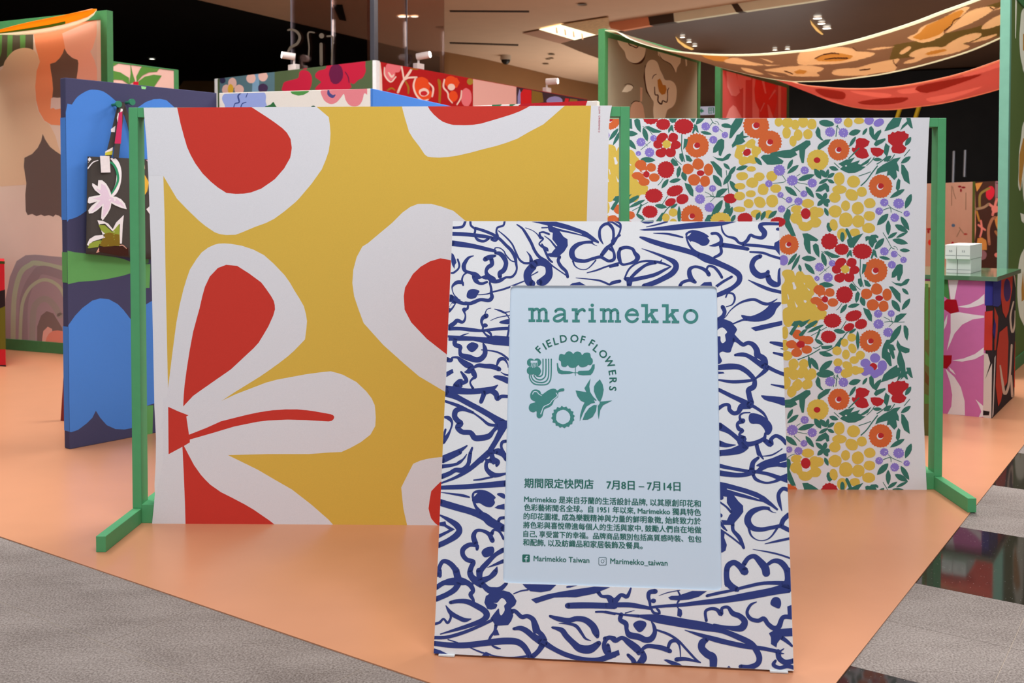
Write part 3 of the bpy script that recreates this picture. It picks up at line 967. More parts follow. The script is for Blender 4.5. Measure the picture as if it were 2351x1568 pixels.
# ================================================================== LEANING SIGN BOARD
SA = math.radians(-6.34438); SLN = math.radians(15.218824)
su = Vector((math.cos(SA), math.sin(SA), 0)); sn = Vector((-math.sin(SA), math.cos(SA), 0))
sv = sn*math.sin(SLN)+Vector((0, 0, 1))*math.cos(SLN)
SB = Vector((-0.18278, 2.34704, 0.008)); SW, SH = 0.82082, 1.04193
PS = Plane(SB, su, sv)
sign = empty('sign_board', 'leaning board with blue brush-drawn flower cover around a pale blue notice', 'sign')
M_SIGN = mat('sign_cotton', '#dcdde1', 0.9, 1.0, .02, 420, .12)
INK = cloth('#333f7c')
# opening (pixels) -> plane coordinates
oTL, oTR, oBR, oBL = PS.uv(1172, 655.5), PS.uv(1646, 657), PS.uv(1657.5, 1356), PS.uv(1154.5, 1338)
def rounded(c, r, n=5):
    out = []
    for i in range(4):
        p = Vector(c[i]); a = (Vector(c[i-1])-p).normalized(); b = (Vector(c[(i+1) % 4])-p).normalized()
        q0 = p+a*r; q1 = p+b*r
        for k in range(n+1):
            t = k/n; out.append(q0*(1-t)**2+p*2*t*(1-t)+q1*t*t)
    return out
inner = rounded([oTL, oTR, oBR, oBL], .013)
TD = .032
outer = [Vector((0, SH)), Vector((SW, SH)), Vector((SW, 0)), Vector((0, 0))]
def ring_board(name):
    V = []; F = []
    n = len(inner); k = n//4
    for off in (0, -TD):
        V += [PS.at(p.x, p.y, off) for p in outer]+[PS.at(p.x, p.y, off) for p in inner]
    m = 4+n
    def idx(j): return 4+j % n
    for side, base in ((0, 0), (1, m)):
        for c in range(4):
            j0 = c*k
            # corner fan
            for t in range(k-1): F.append((base+c, base+idx(j0+t), base+idx(j0+t+1)) if side else (base+c, base+idx(j0+t+1), base+idx(j0+t)))
            q_ = (base+c, base+idx(j0+k-1), base+idx(j0+k), base+(c+1) % 4)
            F.append(q_ if side else q_[::-1])
    for c in range(4): F.append((c, (c+1) % 4, m+(c+1) % 4, m+c))
    for j in range(n): F.append((idx(j), m+idx(j), m+idx(j+1), idx(j+1)))
    o = mesh(name, V, F, sign, M_SIGN)
    bm = bmesh.new(); bm.from_mesh(o.data); bmesh.ops.recalc_face_normals(bm, faces=bm.faces); bm.to_mesh(o.data); bm.free()
    return o
ring_board('covered_frame')
# notice, recessed in the opening
M_NOTE = mat('notice_paper', '#c5d4e4', 0.45, 1.0, .005, 5, .3)
RC = .004
c4 = [PS.uv(1165, 649), PS.uv(1653, 651), PS.uv(1664, 1362), PS.uv(1148, 1344)]
slab('notice_panel', [PS.at(a, b, -RC) for a, b in c4], -PS.n*.01, sign, M_NOTE)
slab('backing_board', [PS.at(a, b, -TD+.004) for a, b in ((.02, .02), (SW-.02, .02), (SW-.02, SH-.02), (.02, SH-.02))], -PS.n*.006, sign, mat('backing_mdf', '#8c7358', .8))
# rear strut and white glides
hp = PS.at(SW/2, SH*.72, -TD-.004)
ft = Vector((hp.x+sn.x*.26, hp.y+sn.y*.26, .004))
box('rear_strut', hp-su*.03, su*.06, ft-hp, sn*.012, sign, mat('strut_wood', '#a3835f', .7), .001)
M_GLD = mat('white_glide', '#d8dde0', .5)
for a, b_ in ((.012, .05), (SW-.053, SW-.013)):
    box('glide', SB+su*a-Vector((0, 0, .0045))-sn*.006, su*(b_-a), sn*.035, (0, 0, .0045), sign, M_GLD, .001)
# --- brush drawing, clipped to the four sides of the frame
E_TL, E_TR, E_BR, E_BL = (1039.9, 508.2), (1788.3, 508.8), (1821.9, 1539.6), (995.8, 1500)
I_TL, I_TR, I_BR, I_BL = (1172.2, 656), (1645.6, 657.4), (1657, 1355.6), (1155, 1337.6)
REG = [[E_TL, E_TR, I_TR, I_TL], [E_TR, E_BR, I_BR, I_TR], [E_BR, E_BL, I_BL, I_BR], [E_BL, E_TL, I_TL, I_BL]]
AS = Art(PS, REG, off=.0002, step=1.2e-6)
SG = dict(k=INK, w=M_SIGN)
SIGN_ART = '''
C 1000 490 5.407
W 30 215 178 300 172 345 155 370 95
W 26 432 95 440 150 490 195 485 245
S k 210 252 45 350 258 45 480 270 45 600 285 42 700 300 30
S k 490 182 30 600 215 34 720 265 34 800 320 34 870 390 36 940 460 40 985 540 40 1000 620 30 1008 690 22 985 750 26 940 790 28 870 795 26 810 830 40 740 845 45 680 830 45
S k 858 95 24 840 150 24 770 175 24 755 230 24 765 290 40 700 310 34
S k 490 290 20 530 330 34 600 345 30 660 310 30
S k 690 325 20 740 340 26 775 310 26
S k 205 370 66 350 388 60 500 412 50 640 445 45 740 465 36
S k 780 215 10 870 290 18 950 380 20 1000 490 22 1040 570 24 1100 615 26 1190 615 30
S k 735 480 14 740 430 14 800 430 12 850 470 14 870 510 16 930 580 14 980 600 12
S k 740 490 30 800 500 50 850 550 56 875 620 52 850 700 55 800 740 55 800 790 46
S k 615 570 58 670 540 50 740 525 30
S k 690 560 50 700 630 50 650 670 46 628 720 38 655 780 60 720 822 66
S k 475 525 8 410 550 30 360 620 46 350 670 50 370 715 40 430 735 36 500 765 60 560 815 58 640 790 55 710 830 60 760 850 30
S k 470 780 40 500 840 44 570 872 32 640 850 26
f w 525 820 575 805 630 825 600 850 550 852
f k 195,487 225,510 250,570 260,610 240,640 235,690 205,640 195,600
S k 275 570 22 295 640 24 280 690 22 225 735 24 195 740 18
S k 385 735 22 345 770 18 328 830 24 345 890 20
S k 340 895 14 330 860 40 270 855 44 220 890 30 205 930 14 225 1000 12 270 1050 14
F k 388,1040 392,985 420,948 480,940 545,962 520,1010 500,1045 440,1062
S k 520 1010 10 640 1000 14 720 972 18 830 945 22 930 910 22 1000 880 18 1100 840 14
S k 672 860 24 690 930 28 692 990 36 700 1040 46 660 1080 42 560 1070 38 480 1100 44 420 1118 40 330 1108 50 260 1080 60 180 1050 90
S k 240 1090 50 200 1160 50 160 1210 50
f w 205 1115 235 1125 190 1180 165 1170
f w 305 1080 345 1070 385 1088 350 1098
S k 405 1130 20 395 1180 30 350 1200 30 370 1260 18 362 1320 26 330 1350 36 270 1330 46 230 1365 50 160 1410 46
e k 358 1195 30 26
S k 690 1175 8 640 1190 10 615 1240 12
S k 630 1270 60 585 1300 44 570 1350 30 590 1410 24 580 1450 20
e k 615 1390 34 26
S k 165 1430 46 300 1430 40 450 1445 44 580 1455 30 750 1435 36 920 1425 36
S k 730 1185 8 820 1215 24 880 1250 14 915 1310 12
S k 925 1218 10 840 1232 14
S k 680 1330 6 780 1290 10 920 1265 12
F k 790,1350 830,1328 925,1312 925,1372 840,1370 805,1365
S k 590 1460 20 630 1505 18 700 1540 26
S k 610 1450 14 670 1475 26 695 1520 20
f k 160,1520 300,1545 450,1545 610,1545 740,1515 925,1530 925,1580 160,1580
S k 915 1390 24 905 1460 22 890 1540 24
S k 1010 138 14 1080 190 26 1140 280 34 1190 370 34 1230 460 34 1290 540 36 1380 590 26 1450 650 18 1550 720 14 1640 780 16
S k 1115 178 8 1200 210 8 1260 255 12 1300 310 20
S k 1318 178 14 1390 175 14
f k 1190,103 1500,103 1640,140 1780,190 1880,230 1960,290 2030,350 2025,372 1960,350 1880,300 1800,275 1640,240 1540,220 1590,290 1638,320 1642,400 1600,470 1545,520 1530,548 1420,540 1380,500 1440,490 1480,440 1512,400 1450,320 1455,240 1415,225 1400,200 1390,150 1290,125
S w 1455 160 8 1560 190 14 1700 225 12 1815 260 8
S k 1290 240 18 1340 232 22 1410 258 24
S k 1290 240 18 1300 290 34 1335 315 22 1305 350 18 1285 380 16 1320 410 26 1375 440 40 1395 465 18
S k 1320 380 18 1340 420 26 1375 500 28 1410 570 28 1450 605 20
S k 1350 278 8 1420 330 16 1470 390 22 1500 425 24
S k 1540 540 40 1522 590 36 1560 660 40 1620 720 36 1640 790 34
S k 1230 620 80 1310 605 80 1390 640 80 1410 710 80 1400 780 90 1340 840 100 1290 855 80
S k 1215 650 90 1155 720 90 1140 780 90 1160 850 90 1200 870 80
S k 1130 470 6 1175 530 26 1190 600 50
S k 1180 775 10 1270 725 14
S k 1940 355 36 1850 360 34 1760 390 50 1700 450 60 1695 520 66 1740 575 50 1850 592 40 1950 562 36 2040 540 36 2090 560 36 2150 590 34 2215 570 34 2220 500 26 2185 410 24
S k 2080 380 10 2040 300 34 2040 200 30 2090 140 34 2150 132 36 2200 190 34 2208 280 28 2190 370 30 2120 440 50 2060 520 44
S k 1930 355 30 1965 385 10 2005 402 6
S k 1705 590 22 1730 650 16 1790 690 10 1870 693 10 1930 650 14 1990 580 16
S k 1880 737 10 2000 705 20 2120 660 20 2290 610 22
S k 2190 340 26 2290 270 22
S k 1740 800 6 1900 815 14 2040 835 22 2150 880 24
f k 1662,893 1700,865 1790,850 1865,893
S k 2160 885 22 2200 860 40 2290 840 36
S k 2140 100 18 2200 112 22 2290 170 24
C 1400 490 5.407
S k 0 150 26 38 200 26 50 270 26 30 360 30 20 400 32
S k 0 440 30 48 480 30 50 560 30 0 592 30
S k 60 95 16 128 130 26 130 210 22 90 300 24 40 380 30
f k 385,103 430,125 480,128 530,118 550,103
S k 450 168 8 580 140 18 715 100 20
f k 365,203 560,175 800,140 1100,105 1570,103 1400,150 1100,183 800,210 430,215
S k 540 245 6 700 252 22 800 270 26 905 296 18
S k 375 295 18 430 312 40 520 345 55 700 400 62 900 450 62 1060 500 60 1200 560 90 1350 620 66 1500 690 66 1600 760 66 1605 840 60 1540 910 48 1440 970 56 1320 1020 50
S k 395 435 6 550 490 24 700 550 38 800 605 62 822 670 66 770 745 66 660 810 60 540 865 58 420 900 50
S k 130 440 44 200 420 36 280 440 36 310 490 42 345 540 60 320 590 44 230 625 26 150 630 30 118 560 46 112 490 44 130 440 30
S k 100 640 30 0 665 20
S k 190 790 20 240 690 22 330 620 22 440 590 24 570 600 30 660 620 26 760 660 14
S k 570 605 46 450 640 34 340 720 40 260 800 34
S k 240 830 50 400 800 44 560 760 42 680 700 30 760 660 12
S k 190 810 40 240 830 70 240 895 56
S k 645 575 10 625 612 26
F k 938,270 960,230 1030,205 1130,225 1200,260 1232,290 1212,300 1240,340 1210,388 1150,402 1090,370 1015,343 1000,352
f w 958,285 972,252 1012,240 988,272
S k 948 290 18 980 380 24 1040 460 34 1120 520 60
S k 1265 250 34 1330 250 34 1378 300 38 1378 360 44 1310 392 36 1235 402 8
S k 1390 390 56 1550 412 48 1715 442 40
S k 1372 400 34 1385 480 36 1350 520 34 1295 545 28
S k 1385 148 14 1400 220 22 1450 280 20 1550 310 34 1600 360 30 1650 372 34 1705 335 40 1745 270 36 1800 290 34 1890 300 44 1920 240 66 1870 170 56 1900 130 40 2100 130 34
S k 1650 388 34 1850 402 34 2060 432 40
f k 2035,430 2045,365 2105,330 2110,520 2070,470
e k 2092 195 30 20
S k 1740 477 20 1900 490 28 2000 525 28 2120 560 32
S k 1870 530 50 1800 565 56 1765 640 60 1790 720 74 1860 772 70 1940 760 60 1965 722 44
S k 1960 770 60 1985 840 70 2050 880 66 2100 870 46 2100 780 34 2105 700 26 2140 672 12
S k 1718 825 8 1850 890 34 1990 945 40 2130 978 38
S k 870 900 40 905 855 36 990 830 34 1060 852 40
S k 1050 840 34 1000 790 60 990 700 46 1050 662 32 1130 675 36 1200 715 44 1230 760 50
S k 1200 700 24 1225 655 26 1290 665 30 1350 725 34 1392 795 32
f k 1120,897 1170,855 1262,850 1272,900
S k 1325 905 32 1410 845 30 1515 785 28
S k 1440 1040 18 1468 990 18 1530 1000 24 1552 1060 24 1520 1130 16 1440 1160 8
S k 1370 1340 6 1440 1280 10 1500 1200 12 1600 1120 20 1700 1080 30 1800 1070 32 1900 1115 36 1980 1120 30 2080 1060 8
F k 1630,1260 1750,1275 1880,1222 1960,1160 1990,1120 2090,1100 2130,1115 2070,1185 2040,1250 1970,1310 1850,1342 1690,1330
S k 1520 1375 16 1640 1325 22 1700 1320 26
S k 1400 1160 50 1425 1220 46 1400 1280 46 1335 1330 60
F k 1335,1335 1430,1335 1520,1370 1580,1440 1550,1500 1600,1580 1335,1580
F w 1338,1450 1395,1408 1445,1460 1425,1530 1340,1540
f k 1750,1420 1880,1385 2145,1330 2145,1385 1950,1432 1810,1462
C 1000 760 5.225
f k 145,50 430,65 620,75 890,75 890,182 700,165 560,140 430,110 300,88 145,75
S k 565 0 18 600 40 20 640 80 24
S k 620 0 20 660 30 26 670 70 14
S k 270 75 12 340 45 16 400 25 4
S k 238 90 50 232 160 50 295 190 50 292 240 36 310 290 50 400 318 70 480 345 60 540 335 60 590 280 55 592 210 50 572 150 20
F k 373,180 430,135 500,152 512,190 470,238 430,252 390,225
S k 550 225 10 700 242 18 800 280 22 880 345 26
S k 130 340 56 185 350 44 205 318 22 265 318 30 300 350 50 370 400 70 430 430 60 400 480 60 345 492 8
f k 130,490 205,453 216,500 130,552
S k 305 488 20 350 550 44 372 600 40 330 618 50 300 620 90 245 672 90
S k 118 700 90 250 712 80 400 725 66 550 715 62 680 690 50 750 645 8
S k 440 450 20 510 412 42 600 420 50 680 425 56 765 458 50
S k 440 460 46 460 510 60 475 550 40 440 575 26 415 620 20 450 690 30
S k 735 410 22 765 345 40 820 335 34 862 390 14 870 440 8
F k 692,545 740,530 870,558 870,632 800,602 720,570
S k 780 490 4 830 520 18 870 530 20
S k 590 730 56 545 850 46
S k 575 740 60 660 715 60 725 755 64 740 815 46 790 785 40 870 785 36
S k 110 730 100 250 790 64 400 870 60 550 950 62 700 1040 70 800 1120 120
S k 112 840 26 230 880 36 330 920 34 450 980 20 550 1050 24 640 1120 34 740 1130 30
S k 450 978 30 330 935 46 245 955 60 230 1025 60 265 1075 60 300 1110 66 265 1155 60 320 1210 56 420 1220 56 470 1280 66 550 1282 66 640 1260 62 700 1190 40 760 1130 60
f k 740,1080 858,1072 858,1160 700,1420 560,1580 490,1580 620,1430 700,1300 745,1200
f w 690 1250 740 1212 700 1290 690 1310
S k 100 1030 20 160 1045 46 198 1100 26 180 1180 20 140 1260 40 85 1330 60
S k 120 1180 24 95 1270 30
S k 80 1535 70 200 1480 60 300 1430 44 378 1375 16
S k 270 1580 30 340 1530 18 375 1475 8
S k 440 1400 24 408 1500 40 400 1580 44
S k 850 1320 34 800 1335 36 790 1395 30 835 1480 30
S k 700 1450 50 770 1430 40 850 1540 50
S k 670 1470 40 695 1580 44
S k 610 1550 34 740 1580 44
C 1630 740 5.225
F k 80,-10 250,-10 280,40 315,100 295,140 262,162 300,195 262,310 245,355 200,362 150,350 112,380 145,465 80,465
F w 90,95 150,62 205,115 180,150 188,220 150,250 128,220 125,170 90,165
S k 270 210 60 320 215 46 380 260 44 410 265 44 460 245 44 520 270 56 560 330 66 575 400 80 640 450 90 660 520 70
S k 300 392 26 380 385 46 450 400 46 540 455 56 640 530 60
f w 565 430 610 455 600 458 570 440
S k 90 545 56 220 530 68 340 535 60 430 580 56 500 645 52 535 700 50 525 770 60 465 810 60 470 870 60 495 970 66
f k 90,590 160,595 175,612 90,622
S k 690 540 60 640 600 44 545 675 20
S k 690 535 44 800 590 40 900 628 42
S k 100 690 18 250 712 36 400 708 36 535 690 26
S k 100 805 40 250 880 46 380 940 56 470 990 70
S k 95 1035 46 170 990 36 225 995 40 235 1050 46 285 1090 46 340 1075 50 380 1010 70 480 990 90
S k 480 985 40 560 1030 34 640 1090 30 690 1165 16
F k 463,1150 490,1090 600,1108 690,1165 740,1228 746,1290 712,1345 670,1342 650,1280 590,1220 490,1212
S k 480 1082 14 400 1088 18 358 1120 24 365 1170 34
S k 395 1180 60 330 1215 34 345 1275 46 390 1300 40 352 1345 28 400 1400 80
S k 370 1435 90 450 1462 56 560 1440 50 650 1390 40 662 1330 24
S k 650 1410 50 725 1460 66 735 1400 44 790 1362 40 860 1392 46 915 1455 44
S k 105 1245 90 220 1305 54 310 1375 50 400 1460 60
S k 105 1450 70 200 1475 46 310 1470 8
S k 105 1570 70 250 1548 60 400 1500 90
S k 560 1460 40 585 1580 46
S k 800 1568 6 865 1515 12
S k 725 240 22 800 255 44 900 275 50
S k 845 315 8 890 322 20
S k 762 365 22 900 398 38
S k 735 745 14 900 778 34
F k 615,875 700,882 800,890 910,912 910,1000 780,965 670,935 630,905
C 990 1040 5.225
S k 125 85 80 250 35 60 350 -10 44
S k 125 162 46 250 145 34 350 110 26 430 10 8
S k 120 285 56 220 245 50 290 205 50 370 205 56 435 150 46 462 60 40 470 -5 40
S k 110 365 18 300 290 34 450 200 50 580 90 60 700 -10 70
S k 110 415 44 400 405 54 600 390 60 900 365 72
S k 725 -5 44 740 70 60 800 105 50 785 150 34
S k 720 82 46 665 115 40 665 190 46 730 255 60 800 265 46 900 245 22
S k 510 325 14 600 315 22 740 285 22
S k 780 -10 44 850 20 40 900 70 40
S k 110 470 6 250 490 20 380 510 30 458 530 18
S k 100 590 76 300 650 76 480 702 74 640 765 90 720 830 100 870 905 80
F k 485,510 510,462 580,440 680,460 772,528 755,558 765,600 720,648 650,640 580,600 540,602 500,580
f w 510,525 520,485 556,478 530,508
S k 500 560 22 540 650 34 600 720 50
F k 788,495 820,478 880,492 880,548 830,525
f k 760,655 800,628 880,608 880,678 800,670
S k 805 825 34 825 785 34 880 775 36
S k 95 740 14 200 795 44 300 860 66 338 925 68 300 990 70 200 1055 60 80 1110 60
f k 100,832 170,818 182,858 285,915 85,1025 85,978 215,920 160,882 100,872
S k 550 1155 34 545 1110 46 460 1100 50 385 1150 56 380 1220 52 430 1280 50 505 1305 52 480 1370 56 465 1450 60 520 1530 66 610 1580 80
S k 535 1090 60 508 1000 56 540 935 40 610 930 34 690 970 46 735 1050 56
S k 725 970 46 755 920 28 820 945 26 870 1030 30
F k 603,1190 650,1138 740,1123 757,1180 720,1230 640,1250
S k 870 1160 56 770 1220 46 680 1310 56 590 1420 60 585 1550 60
S k 670 1375 4 760 1340 26 870 1295 44
S k 790 1365 10 765 1430 60 700 1495 50 610 1545 50
S k 105 1475 44 95 1390 44 140 1300 46 220 1320 56 290 1400 66 325 1510 80
F k 100,1580 180,1515 280,1493 380,1495 460,1540 500,1580
C 1630 1020 4.9
S k 95 97 60 220 92 60 340 60 80 400 10 90
S k 520 -5 40 550 90 40 600 165 14
S k 580 135 8 700 118 16 815 50 8
S k 545 150 30 485 205 48 470 290 60
F k 518,240 600,188 700,155 870,100 870,252 760,250 650,265 560,310 500,310 555,255
f w 780,205 866,180 866,190 790,210
S k 100 240 44 250 272 34 440 305 34
S k 100 322 60 280 345 50 400 340 46 500 310 50
S k 500 308 30 640 330 36 760 370 44 880 410 50
S k 485 340 34 520 395 34 620 432 22 720 420 26 800 380 44 880 345 40
f k 105,420 200,440 400,495 530,540 620,590 700,660 770,730 755,746 690,700 600,650 480,625 270,575 320,640 372,690 375,760 330,820 278,880 272,908 150,905 125,850 190,855 215,800 240,770 235,730 190,660 190,590 105,580
S w 190 502 6 300 532 12 430 570 12 555 617 6
S k 110 650 18 180 700 20 240 765 26
S k 110 870 30 150 930 30 190 970 12
S k 255 900 40 262 970 36 330 1050 44 380 1165 30
S k 120 960 18 250 1050 18 380 1155 16
f k 118,960 165,1000 160,1050 190,1130 175,1195 135,1218 118,1218
e k 125 600 28 26
e k 122 800 20 22
S k 660 720 34 580 718 40 480 755 60 428 820 70 432 890 70 490 945 56 580 958 46 680 940 40 790 918 40
S k 655 725 26 700 760 10 745 770 4
S k 435 930 30 460 1020 20 530 1075 10 620 1078 10 690 1035 16 755 945 22
S k 810 750 8 780 650 40 772 560 40 820 500 40 885 515 40
S k 800 920 50 825 850 50 890 788 50
S k 790 915 44 900 970 46
S k 615 1120 6 750 1090 24 900 1058 26
S k 480 1180 4 650 1210 16 780 1240 18 905 1282 20
S k 190 1580 50 185 1450 56 205 1365 60 270 1330 56 335 1370 66 390 1430 90
S k 380 1350 50 430 1280 46 500 1260 50 565 1320 70 620 1390 84 632 1450 80
S k 650 1350 34 720 1310 44 800 1330 60 865 1420 64 880 1580 64
S k 560 1568 14 700 1545 12 850 1545 12
C 980 1310 5.467
S k 125 50 50 160 45 50 170 -10 30
S k 365 -10 80 385 80 80 400 150 80
S k 115 215 56 220 150 56 350 130 66 450 130 66 540 175 60 580 250 50 548 300 50 580 360 36 590 400 26
S k 405 150 70 350 235 66 250 300 60 110 360 60
S k 540 -5 56 565 80 70 640 130 84 720 110 60 830 60 44 870 -5 44
S k 650 -5 60 655 60 60 670 120 70
S k 690 150 56 760 230 70 850 255 90 930 225 56 1000 158 40
f k 722,400 740,320 800,280 900,270 960,248 1040,270 1085,310 1127,380 1110,430 1060,470 1085,565 1060,630 1022,682 900,690 860,690 820,620 800,600 860,500 760,480
S k 1060 515 60 1110 510 46 1190 580 50 1260 570 50 1330 610 60 1360 690 80 1385 770 90 1440 830 90 1480 890 70
S k 870 680 44 850 760 30 800 830 30 780 880 30
f k 850,740 885,740 912,808 845,815 830,800
F w 838,405 885,402 930,350 968,355 1000,405 970,440 976,500 935,562 912,530 902,475 850,530 800,595 790,580 770,500 800,490 860,478 885,425
S k 1090 290 14 1180 255 16 1270 240 20
f k 1200,168 1350,170 1625,178 1550,250 1430,272 1300,258 1240,212
f k 1748,200 1770,190 1890,185 1800,212 1755,216
f k 1308,360 1500,300 1700,260 1950,222 2100,200 2300,208 2100,290 1870,335 1760,332 1600,338 1480,375 1370,410
S k 2150 265 50 2195 320 36 2290 330 46 2350 385 50
S k 1765 440 68 1900 436 72 2080 436 70 2360 445 70
S k 2120 518 22 2220 518 26 2360 545 26
S k 295 400 40 400 382 50 510 390 60 620 440 66 720 500 70 752 560 76 700 622 60 550 682 50 400 730 40 170 796 12
S k 240 440 12 300 530 50 400 590 50 480 620 50 560 605 8
S k 95 670 30 160 650 30 210 605 24 260 655 30 298 600 28 300 550 30
S k 85 840 40 250 835 40 450 780 40 650 700 36 830 615 36
S k 85 912 56 300 935 64 500 935 70 700 912 70 880 890 78 1000 882 78 1120 890 76 1200 932 70 1260 1010 66 1300 1100 60
S k 265 865 12 390 905 16
S k 540 965 12 700 1030 20 900 1078 14 1100 1088 16 1280 1070 30
f k 680,1075 740,1018 805,1045 760,1085
S k 820 940 20 880 970 26 930 980 8
f k 80,972 170,1000 280,1055 80,1040
S k 1090 730 34 1180 722 56 1260 762 66 1340 832 66 1430 890 80
S k 1480 910 70 1600 985 56 1750 1055 56 1950 1110 54 2150 1120 60 2360 1050 70
S k 1455 920 76 1400 1010 56 1310 1090 60
S k 1545 570 30 1650 605 56 1780 625 60 1880 602 60 1990 620 70 2080 690 80 2120 770 84 2140 825 50
S k 1655 660 6 1800 670 30 1880 700 40 1940 780 34 1990 850 26 2062 880 6
S k 1572 712 24 1690 745 60 1750 820 66 1830 900 70 1920 975 90 2050 985 96 2160 910 60
S k 2360 845 40 2270 845 50 2225 920 50 2240 1000 60 2280 1070 40
f w 1365 785 1410 812 1390 810 1370 795
C 1390 1310 5.224
S k -5 300 20 40 330 50 80 380 66 130 350 60 190 290 40 260 310 44 305 210 20
S k 0 415 54 150 410 56 300 412 56 420 430 48 545 452 34
S k 540 440 28 700 425 34 900 412 40 1100 388 50 1400 355 66 1700 305 84 2000 248 86 2200 200 120
S k 540 450 24 530 370 34 515 310 44 530 260 50 600 248 56
e k 575 362 32 28
f k 752,320 790,303 870,300 1040,243 1218,245 1120,312 1000,347 880,357 780,350
S k 640 300 4 750 262 10 895 235 8
S k 868 240 16 895 295 22
S k 880 360 24 860 395 16 868 440 20
S k 1215 302 30 1350 270 34 1500 240 30 1700 190 36 1900 150 38 2130 150 44
S k 1455 -10 56 1458 100 60 1500 180 76 1580 225 60
S k 2190 -10 66 2185 120 70 2160 210 110
f k 1610,-5 1705,-5 1718,20 1690,45 1630,30
e k 1928 30 46 44
F k 1978,400 2000,335 2050,315 2095,340 2107,400 2085,452 2030,437
S k 380 540 20 600 572 90 800 605 100 1000 640 100 1200 672 96 1400 720 60 1600 800 64 1740 870 66 1800 940 66 1845 1040 66 1820 1120 60 1720 1160 60 1620 1150 50
S k -5 490 20 200 525 22 400 545 34
S k 240 508 14 350 475 4
S k 190 525 50 178 590 50 245 635 56 255 710 46 290 770 70 400 795 70 480 830 66 550 815 66 592 740 50 580 660 36 550 610 12
F k 333,640 390,600 470,608 492,650 450,717 402,737 355,692
S k 545 440 22 575 500 30 640 515 20
S k 600 440 12 640 480 30 655 515 16
f k 868,440 915,470 922,520 905,560 860,540
S k 1210 600 34 1200 490 34 1270 455 34 1340 470 40 1385 520 50 1400 450 34 1470 440 36 1525 510 56 1610 545 60 1670 610 70 1640 680 80 1560 695 60 1420 675 36 1300 650 30
S k 1812 375 10 1740 412 30 1698 500 36 1740 575 44 1830 600 46 1900 575 50 1950 640 50 2020 690 56 2080 670 60 2130 560 50 2250 560 50
f k 2180,430 2240,408 2240,585 2190,570
S k 950 712 6 1100 760 34 1300 820 58 1500 870 56 1700 910 54 1900 935 44 2090 975 40
f k 1960,750 2050,700 2250,688 2250,785 2120,790 2060,870 2050,920 1985,880 1985,800
S k 2110 800 50 2180 850 40 2240 905 24
S k 2070 970 60 2085 1050 60 2160 1100 60 2260 1080 56
S k 2070 985 30 2140 935 10
S k 2080 990 30 2140 995 10
S k 2040 1080 30 2015 1130 44 2090 1165 40 2180 1145 46 2265 1165 44
S k 1220 825 50 1165 860 80 1155 930 80 1220 1000 84 1290 1045 90 1290 1180 76
S k -10 815 46 60 805 40 120 840 50 200 805 44 280 860 70 380 940 84 400 985 60
f k -10,1012 160,950 172,1010 -10,1085
S k 30 890 40 45 980 50
S k 270 1010 36 330 1070 50 350 1130 70
S k 420 960 30 500 905 46 600 912 50 690 930 56 775 965 50
S k 445 970 46 455 1050 80 400 1115 60
S k 750 930 34 780 855 40 850 840 40 890 910 20 900 1030 12
S k 610 710 20 750 760 28 870 835 26 960 930 26 1080 1060 24 1140 1102 14
S k 850 1065 50 960 1058 40 1130 1098 16
f k 698,1070 730,1062 800,1080 880,1110 960,1160 830,1150 750,1105
f k 1445 1175 1480 1140 1530 1190
'''
AS.fat = 1.08
run(AS, SIGN_ART, SG)
AS.build('brush_drawing', sign)
# --- writing on the notice
PN = PS.moved(-RC)
T1 = cloth('#458480'); T2 = cloth('#2f6a60'); T3 = cloth('#2b4f57')
AL = Art(PN, None, off=.0004, step=2e-6)
AL.crop(1190, 680, 5.343)
def rc(x0, y0, x1, y1): AL.poly(T1, [(x0, y0), (x1, y0), (x1, y1), (x0, y1)])
def letter_m(d, e):
    rc(122+d, 143+e, 188+d, 176+e); rc(153+d, 145+e, 188+d, 300+e)
    rc(240+d, 178+e, 272+d, 300+e); rc(325+d, 185+e, 359+d, 300+e)
    rc(126+d, 285+e, 207+d, 316+e); rc(220+d, 286+e, 293+d, 316+e); rc(305+d, 288+e, 382+d, 318+e)
    AL.stroke(T1, [180+d, 178+e, 205+d, 162+e, 232+d, 158+e, 252+d, 175+e, 256+d, 205+e], 32)
    AL.stroke(T1, [262+d, 180+e, 285+d, 164+e, 312+d, 158+e, 335+d, 175+e, 342+d, 210+e], 33)
def letter_k(d, e):
    rc(1507+d, 97+e, 1590+d, 131+e); rc(1553+d, 97+e, 1590+d, 305+e); rc(1516+d, 297+e, 1613+d, 329+e)
    rc(1620+d, 155+e, 1713+d, 188+e); AL.stroke(T1, [1585+d, 252+e, 1662+d, 180+e], 32, False)
    AL.poly(T1, [(1610+d, 230+e), (1640+d, 205+e), (1700+d, 302+e), (1652+d, 302+e)]); rc(1627+d, 298+e, 1720+d, 331+e)
letter_m(0, 0)
AL.stroke(T1, [458, 186, 472, 168, 500, 160, 530, 160, 556, 172, 567, 200, 567, 302], 33); rc(555, 288, 610, 320)
AL.stroke(T1, [560, 222, 510, 228, 455, 252, 438, 278, 452, 300, 490, 306, 530, 290, 562, 262], 31)
rc(655, 149, 724, 182); rc(692, 150, 728, 300); rc(661, 288, 754, 321)
AL.stroke(T1, [722, 225, 738, 190, 765, 168, 795, 162, 812, 180], 32)
AL.ell(T1, 907, 111, 21, 21, 0, 18, 0); rc(862, 149, 926, 181); rc(890, 150, 926, 300); rc(860, 290, 951, 322)
letter_m(878, 6)
AL.stroke(T1, [1462, 232, 1450, 190, 1420, 170, 1392, 165, 1350, 185, 1322, 238, 1345, 292, 1392, 314, 1435, 302, 1462, 276], 33)
rc(1325, 213, 1479, 242)
letter_k(0, 0); letter_k(254, 2)
AL.stroke(T1, [2115+76*math.sin(t*math.pi/8) if i == 0 else 247-74*math.cos(t*math.pi/8) for t in range(17) for i in (0, 1)], 34)
